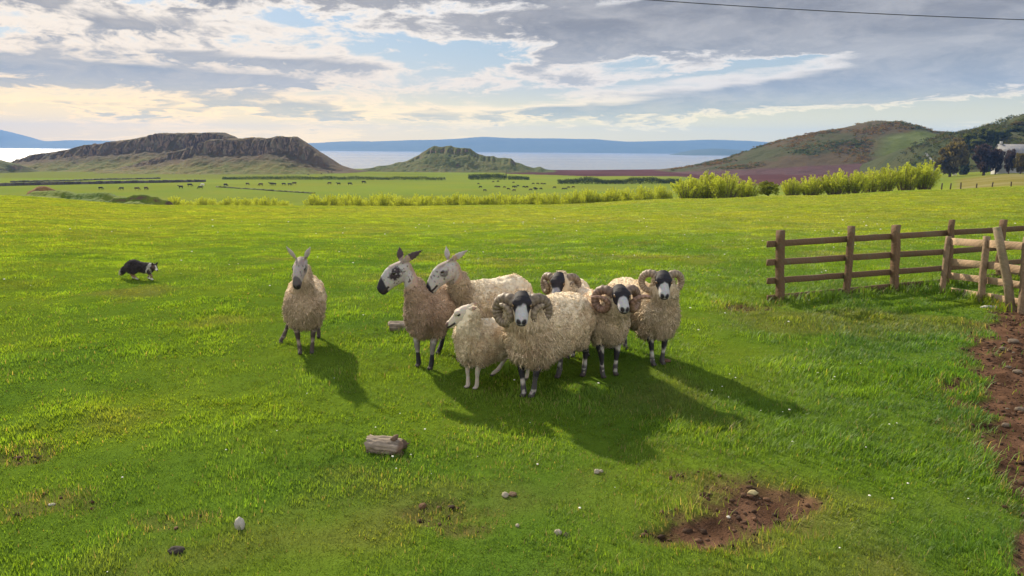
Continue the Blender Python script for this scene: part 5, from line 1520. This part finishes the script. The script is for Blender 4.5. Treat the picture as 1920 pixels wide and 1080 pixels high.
for x, y, s_, lab in ((380, 349.5, .95, 'single white animal among the dark cattle below the crag'), (1790, 330, .75, 'lone white sheep in the bright meadow below the farm track')):
    p = hit_far(x, y); o = D.objects.new('grazing_cow' if s_ > .9 else 'grazing_sheep', pale); COL.objects.link(o); o.location = tuple(p); o.rotation_euler = (0, 0, 2.9); o.scale = (s_,) * 3
    tag(o, lab, 'cow' if s_ > .9 else 'sheep')

# ------------------------------------------------------------------ logs, stones and clods lying in the grass
def log(px, py, L, r, rz, label, seed, stub=True):
    p = gp(px, py); n = 60; sd = 48
    mb = MB(); V, Q, T = [], [], []
    rng = np.random.default_rng(seed)
    for i in range(n):
        t = i / (n - 1); x = (t - .5) * L
        for j in range(sd):
            a = 6.283 * j / sd
            rr = r * (1 + .10 * math.sin(2 * a + 1.3) + .05 * math.sin(5 * a + seed)) * (1 - .12 * t) 
            xx = x + (.06 * L * math.sin(3 * a + 1) + .03 * L * (rng.random() - .5)) * max(0, t - .8) * 5 - (.04 * L * math.cos(a)) * max(0, .15 - t) * 5
            V.append((xx, rr * math.cos(a), rr * math.sin(a)))
    V = np.array(V); an = np.arctan2(V[:, 2], V[:, 1])
    gr = fbm(np.c_[V[:, 0] * 5 / L * .3, np.cos(an) * 4.5, np.sin(an) * 4.5], 4, seed)                # long cracks in the wood
    lump = fbm(np.c_[V[:, 0] * 2.2 / L, np.cos(an) * 1.1, np.sin(an) * 1.1], 3, seed + 1)
    V += (r * (.22 * gr + .36 * lump))[:, None] * np.c_[np.zeros(len(V)), V[:, 1] / r, V[:, 2] / r]
    V[:, 0] += .05 * L * fbm(np.c_[np.cos(an) * 2.5, np.sin(an) * 2.5, np.sign(V[:, 0]) * 3], 3, seed + 2) * sstep(np.abs(V[:, 0]), L * .3, L * .48) * 2
    for i in range(n - 1):
        for j in range(sd): Q.append((i*sd+j, i*sd+(j+1) % sd, (i+1)*sd+(j+1) % sd, (i+1)*sd+j))
    V = np.r_[V, [(-L*.49, 0, 0), (L*.44, 0, 0)]]; m = (n-1)*sd
    for j in range(sd): T.append((n*sd, (j+1) % sd, j)); T.append((n*sd+1, m+j, m+(j+1) % sd))
    g2 = np.r_[gr, 0, 0]
    C = np.tile((.25, .205, .165), (len(V), 1)) * (.95 + 1.1 * g2 + .3 * fbm(np.c_[V[:, 0] * 30, V[:, 1] * 40, V[:, 2] * 40], 3, seed + 3))[:, None]
    C = np.clip(C, .03, 1)
    k = sstep(V[:, 0], L * .36, L * .47)[:, None]; C = C * (1 - k) + np.array((.13, .085, .06)) * k
    mb.add(V, Q, T, np.clip(C, .02, 1))
    if stub: mb.tube([(L*.22, 0, r*.8), (L*.28, .01, r*1.25), (L*.33, .01, r*1.5)], [r*.38, r*.28, r*.10], 8, (.15, .10, .07))
    o = mb.build('log', M_stone, None, (p[0], p[1] + r*.6, p[2] + r * .66)); o.rotation_euler = (0, .04, rz); o.scale = (1, 1.05, .86)
    tag(o, label, 'log')
log(721, 853, .262, .068, -.22, 'short weathered log with a broken knot lying in the foreground grass', 5)
log(754, 620, .30, .062, .12, 'grey-brown log lying behind the legs of the black-nosed sheep', 8, False)

def stone(px, py, size, label, c, seed, name='stone', cat='stone', lobes=1):
    p = gp(px, py); s = np.array(size) * .38; mb = MB()
    mb.ball((0, 0, s[2] * .45), s, 3, None, np.array(c), .34, 2.0, seed)
    if lobes > 1: mb.ball((s[0] * 1.3, s[1] * .3, s[2] * .5), s * .75, 3, None, np.array(c) * .9, .25, 1.6, seed + 1)
    o = mb.build(name, M_stone, None, tuple(p)); tag(o, label, cat)
pal = (.33, .295, .235)
stone(450, 992, (.075, .06, .125), 'pale upright stone in the lower left grass', (.42, .40, .36), 1)
stone(947, 931, (.055, .05, .05), 'rounded cream stone beside a brown clod below the log', pal, 2)
stone(961, 931, (.07, .06, .035), 'brown clod of earth touching the rounded cream stone', (.16, .11, .07), 3, 'clod', 'clod')
stone(1119, 887, (.055, .05, .045), 'twin-lobed pale stone at the lower edge of the flock shadow', pal, 4, lobes=2)
stone(970, 990, (.03, .03, .028), 'tiny pale stone left of the round one near the bottom centre', pal, 5)
stone(1046, 1003, (.055, .05, .05), 'round pale stone near the bottom centre with a dark hollow beside it', pal, 6)
stone(1411, 928, (.09, .06, .04), 'straw-coloured tuft at the back edge of the bare earth patch', (.36, .31, .17), 7)  # pale tuft modelled as a stone-like lump
stone(1366, 971, (.03, .025, .02), 'small white pebble in the middle of the bare earth patch', (.6, .56, .5), 8)
stone(1855, 578, (.34, .12, .07), 'long flat white stone below the hurdle', (.62, .60, .55), 9)
stone(97, 948, (.06, .04, .022), 'small flat whitish stone in the far lower left grass', (.5, .47, .42), 10)
stone(331, 1036, (.11, .08, .05), 'dark clod of dung at the bottom left', (.045, .038, .034), 11, 'clod', 'clod')
stone(1062, 1006, (.05, .05, .03), 'dark clod tucked against the round pale stone', (.05, .042, .032), 12, 'clod', 'clod')
stone(1247, 678, (.15, .10, .055), 'reddish-brown clod at the hooves of the rightmost ram', (.13, .075, .05), 13, 'clod', 'clod')
for i, (x, y, sx, sz) in enumerate(((1900, 642, .16, .07), (1880, 655, .10, .05), (1908, 700, .13, .06), (1890, 690, .08, .04), (1912, 770, .12, .06), (1885, 800, .09, .05))):
    stone(x, y, (sx, sx * .7, sz), 'grey-brown stone lying in the trodden earth along the right edge', (.16, .125, .095), 20 + i)
for o in [o for o in COL.objects if o.get('label', '').startswith('grey-brown stone lying in the trodden')]: o['group'] = 'stones in the trodden earth'

# ------------------------------------------------------------------ grass of the near field, daisies
def grass():
    rng = np.random.default_rng(2024)
    N = NBLADE
    # depth: thick near the camera, thinner as it recedes
    u = rng.random(N)
    r0, r1 = 2.5, 80.0
    d = (math.sqrt(r0) + u * (math.sqrt(r1) - math.sqrt(r0))) ** 2
    lat = rng.uniform(-1, 1, N) * (.70 + 2.6 / d)                 # a wide strip either side of the view too
    a = np.arctan(lat); d = d * (1 + .25 * np.abs(a)); X, Y = d * np.sin(a), d * np.cos(a)
    # gather most blades into loose tussocks
    nc = N // 16
    ci = rng.integers(0, nc, N); tus = rng.random(N) < .62
    sg = (.016 + .0022 * d[ci])
    X = np.where(tus, X[ci] + rng.normal(size=N) * sg, X); Y = np.where(tus, Y[ci] + rng.normal(size=N) * sg, Y)
    d = np.hypot(X, Y); tint = rng.random(nc)[ci] * tus + .5 * ~tus
    m = mud(X, Y)
    keep = rng.random(N) > np.clip(m * 1.12 - .10, 0, .985)
    X, Y, d, m, tint = X[keep], Y[keep], d[keep], m[keep], tint[keep]; N = len(X)
    P2 = np.c_[X, Y]
    Z = terrain(X, Y) - .006
    n1 = fbm(P2 * .8, 3, 401); n2 = fbm(P2 * 3.2, 3, 403); n3 = fbm(P2 * .25, 3, 405)
    n4 = fbm(P2 * 1.7, 3, 407)
    h = .031 * np.clip(1 + .5 * n1 + .8 * n2 + .6 * n4 + .2 * n3, .42, 3) * (.6 + .8 * rng.random(N))
    lush = sstep(X, .5, 4.5) * sstep(d, 16, 7)                       # longer, greener grass on the right
    h = h * (1 + .55 * lush) * (1 + .0 * d)
    # rank growth under the fence and at the rim of bare earth
    def seg_d(A, B):
        ab = (B - A)[:2]; t = np.clip(((X - A[0]) * ab[0] + (Y - A[1]) * ab[1]) / ab.dot(ab), 0, 1)
        return np.hypot(X - A[0] - t * ab[0], Y - A[1] - t * ab[1])
    fd = np.minimum(seg_d(F0, F1), np.minimum(seg_d(HA, HB), seg_d(HB, HC)) + .05)
    h = h + .11 * sstep(fd, .38, .05) * (.3 + .9 * rng.random(N)) * (1 + n2)
    h = np.clip(h + .03 * sstep(m, .05, .4) * rng.random(N), .010, .26)
    w = (.0021 + .00055 * d) * (.7 + .6 * rng.random(N)) * np.where(h > .08, 1.3, 1)
    az = 6.283 * fbm(P2 * .9, 3, 421) + rng.normal(size=N) * 1.3
    lean = (.25 + .75 * rng.random(N)) * h * 1.0
    lx, ly = np.cos(az) * lean, np.sin(az) * lean
    sx, sy = -np.sin(az) * w * .5, np.cos(az) * w * .5
    V = np.zeros((N, 5, 3))
    V[:, 0] = np.c_[X - sx, Y - sy, Z]; V[:, 1] = np.c_[X + sx, Y + sy, Z]
    V[:, 2] = np.c_[X - sx * .8 + lx * .35, Y - sy * .8 + ly * .35, Z + h * .62]; V[:, 3] = np.c_[X + sx * .8 + lx * .35, Y + sy * .8 + ly * .35, Z + h * .62]
    V[:, 4] = np.c_[X + lx, Y + ly, Z + h * .98]
    base = np.arange(N)[:, None] * 5
    Q = base + np.array([[0, 1, 3, 2]]); T = base + np.array([[2, 3, 4]])
    c = pasture_colour(X, Y)
    c = c * (.62 + .36 * rng.random((N, 1)) + .40 * tint[:, None])
    dead = (rng.random(N) < .025 + .08 * sstep(n3, .1, .6) + .25 * (m > .05))[:, None]
    c = np.where(dead, np.array((.26, .21, .085)) * (.6 + .7 * rng.random((N, 1))), c)
    shp = np.clip(1.04 + .45 * n2 + .35 * n4, .55, 1.5)[:, None]; c = c * shp
    cool = (lush * .85 * rng.random(N))[:, None]
    c = c * (1 - cool) + np.array((.034, .120, .030)) * cool
    C = np.repeat(np.clip(c * GRASS_GAIN, .004, 1), 5, axis=0)
    me = mesh_np('grass', V.reshape(-1, 3), Q, T, C, smooth=True)
    o = link('grass', me, leafy('grass_blades', .52, .5, .2, 1.2)); tag(o, 'short green pasture grass of the near field', 'grass', None, 'stuff')
    # white specks: daisies
    M = 520
    d = (math.sqrt(3.2) + rng.random(M) * (math.sqrt(40) - math.sqrt(3.2))) ** 2; a = np.radians(rng.uniform(-38, 38, M))
    X, Y = d * np.sin(a), d * np.cos(a)
    k = (rng.random(M) < np.clip(.35 + .9 * fbm(np.c_[X, Y] * .35, 3, 411), 0, 1)) & (mud(X, Y) < .1); X, Y, d = X[k], Y[k], d[k]
    mb = MB()
    for x, y, z, dd in zip(X, Y, terrain(X, Y), d):
        s = (.004 + .0009 * dd) * (.4 + .8 * rng.random())
        mb.ball((x, y, z + .035), (s, s, s * .5), 1, None, (.72, .70, .62))
    o = mb.build('daisies', M_plain); tag(o, 'tiny white daisies dotted through the pasture', 'daisies', None, 'stuff')
def clods():
    rng = np.random.default_rng(909)
    X = rng.uniform(-5, 9, 90000); Y = rng.uniform(3, 13, 90000); m = mud(X, Y)
    k = (m > .25) & (rng.random(len(X)) < .22 + .35 * (m > .6)) & (np.abs(X) < Y * .8 + .3); X, Y = X[k][:7000], Y[k][:7000]
    mb = MB(); v0, f0 = ico(1)
    for x, y, z in zip(X, Y, terrain(X, Y)):
        q = .005 + .018 * rng.random() ** 4
        c = np.array((.085, .046, .027)) * rng.uniform(.3, 1.5) if rng.random() < .992 else np.array((.22, .19, .15)) * rng.uniform(.6, 1.1)
        mb.add(v0 * (1 + .8 * (rng.random((len(v0), 1)) - .5)) * np.array((q * rng.uniform(.8, 1.5), q * rng.uniform(.8, 1.4), q * .75)) + np.array((x, y, z + q * .2)), None, f0, c)
    o = mb.build('clods', M_stone, smooth=False); tag(o, 'crumbs of dark earth and grit on the bare trodden ground', 'earth', None, 'stuff')
clods()
NBLADE = 1650000
GRASS_GAIN = 1.0
grass()
make_haze()
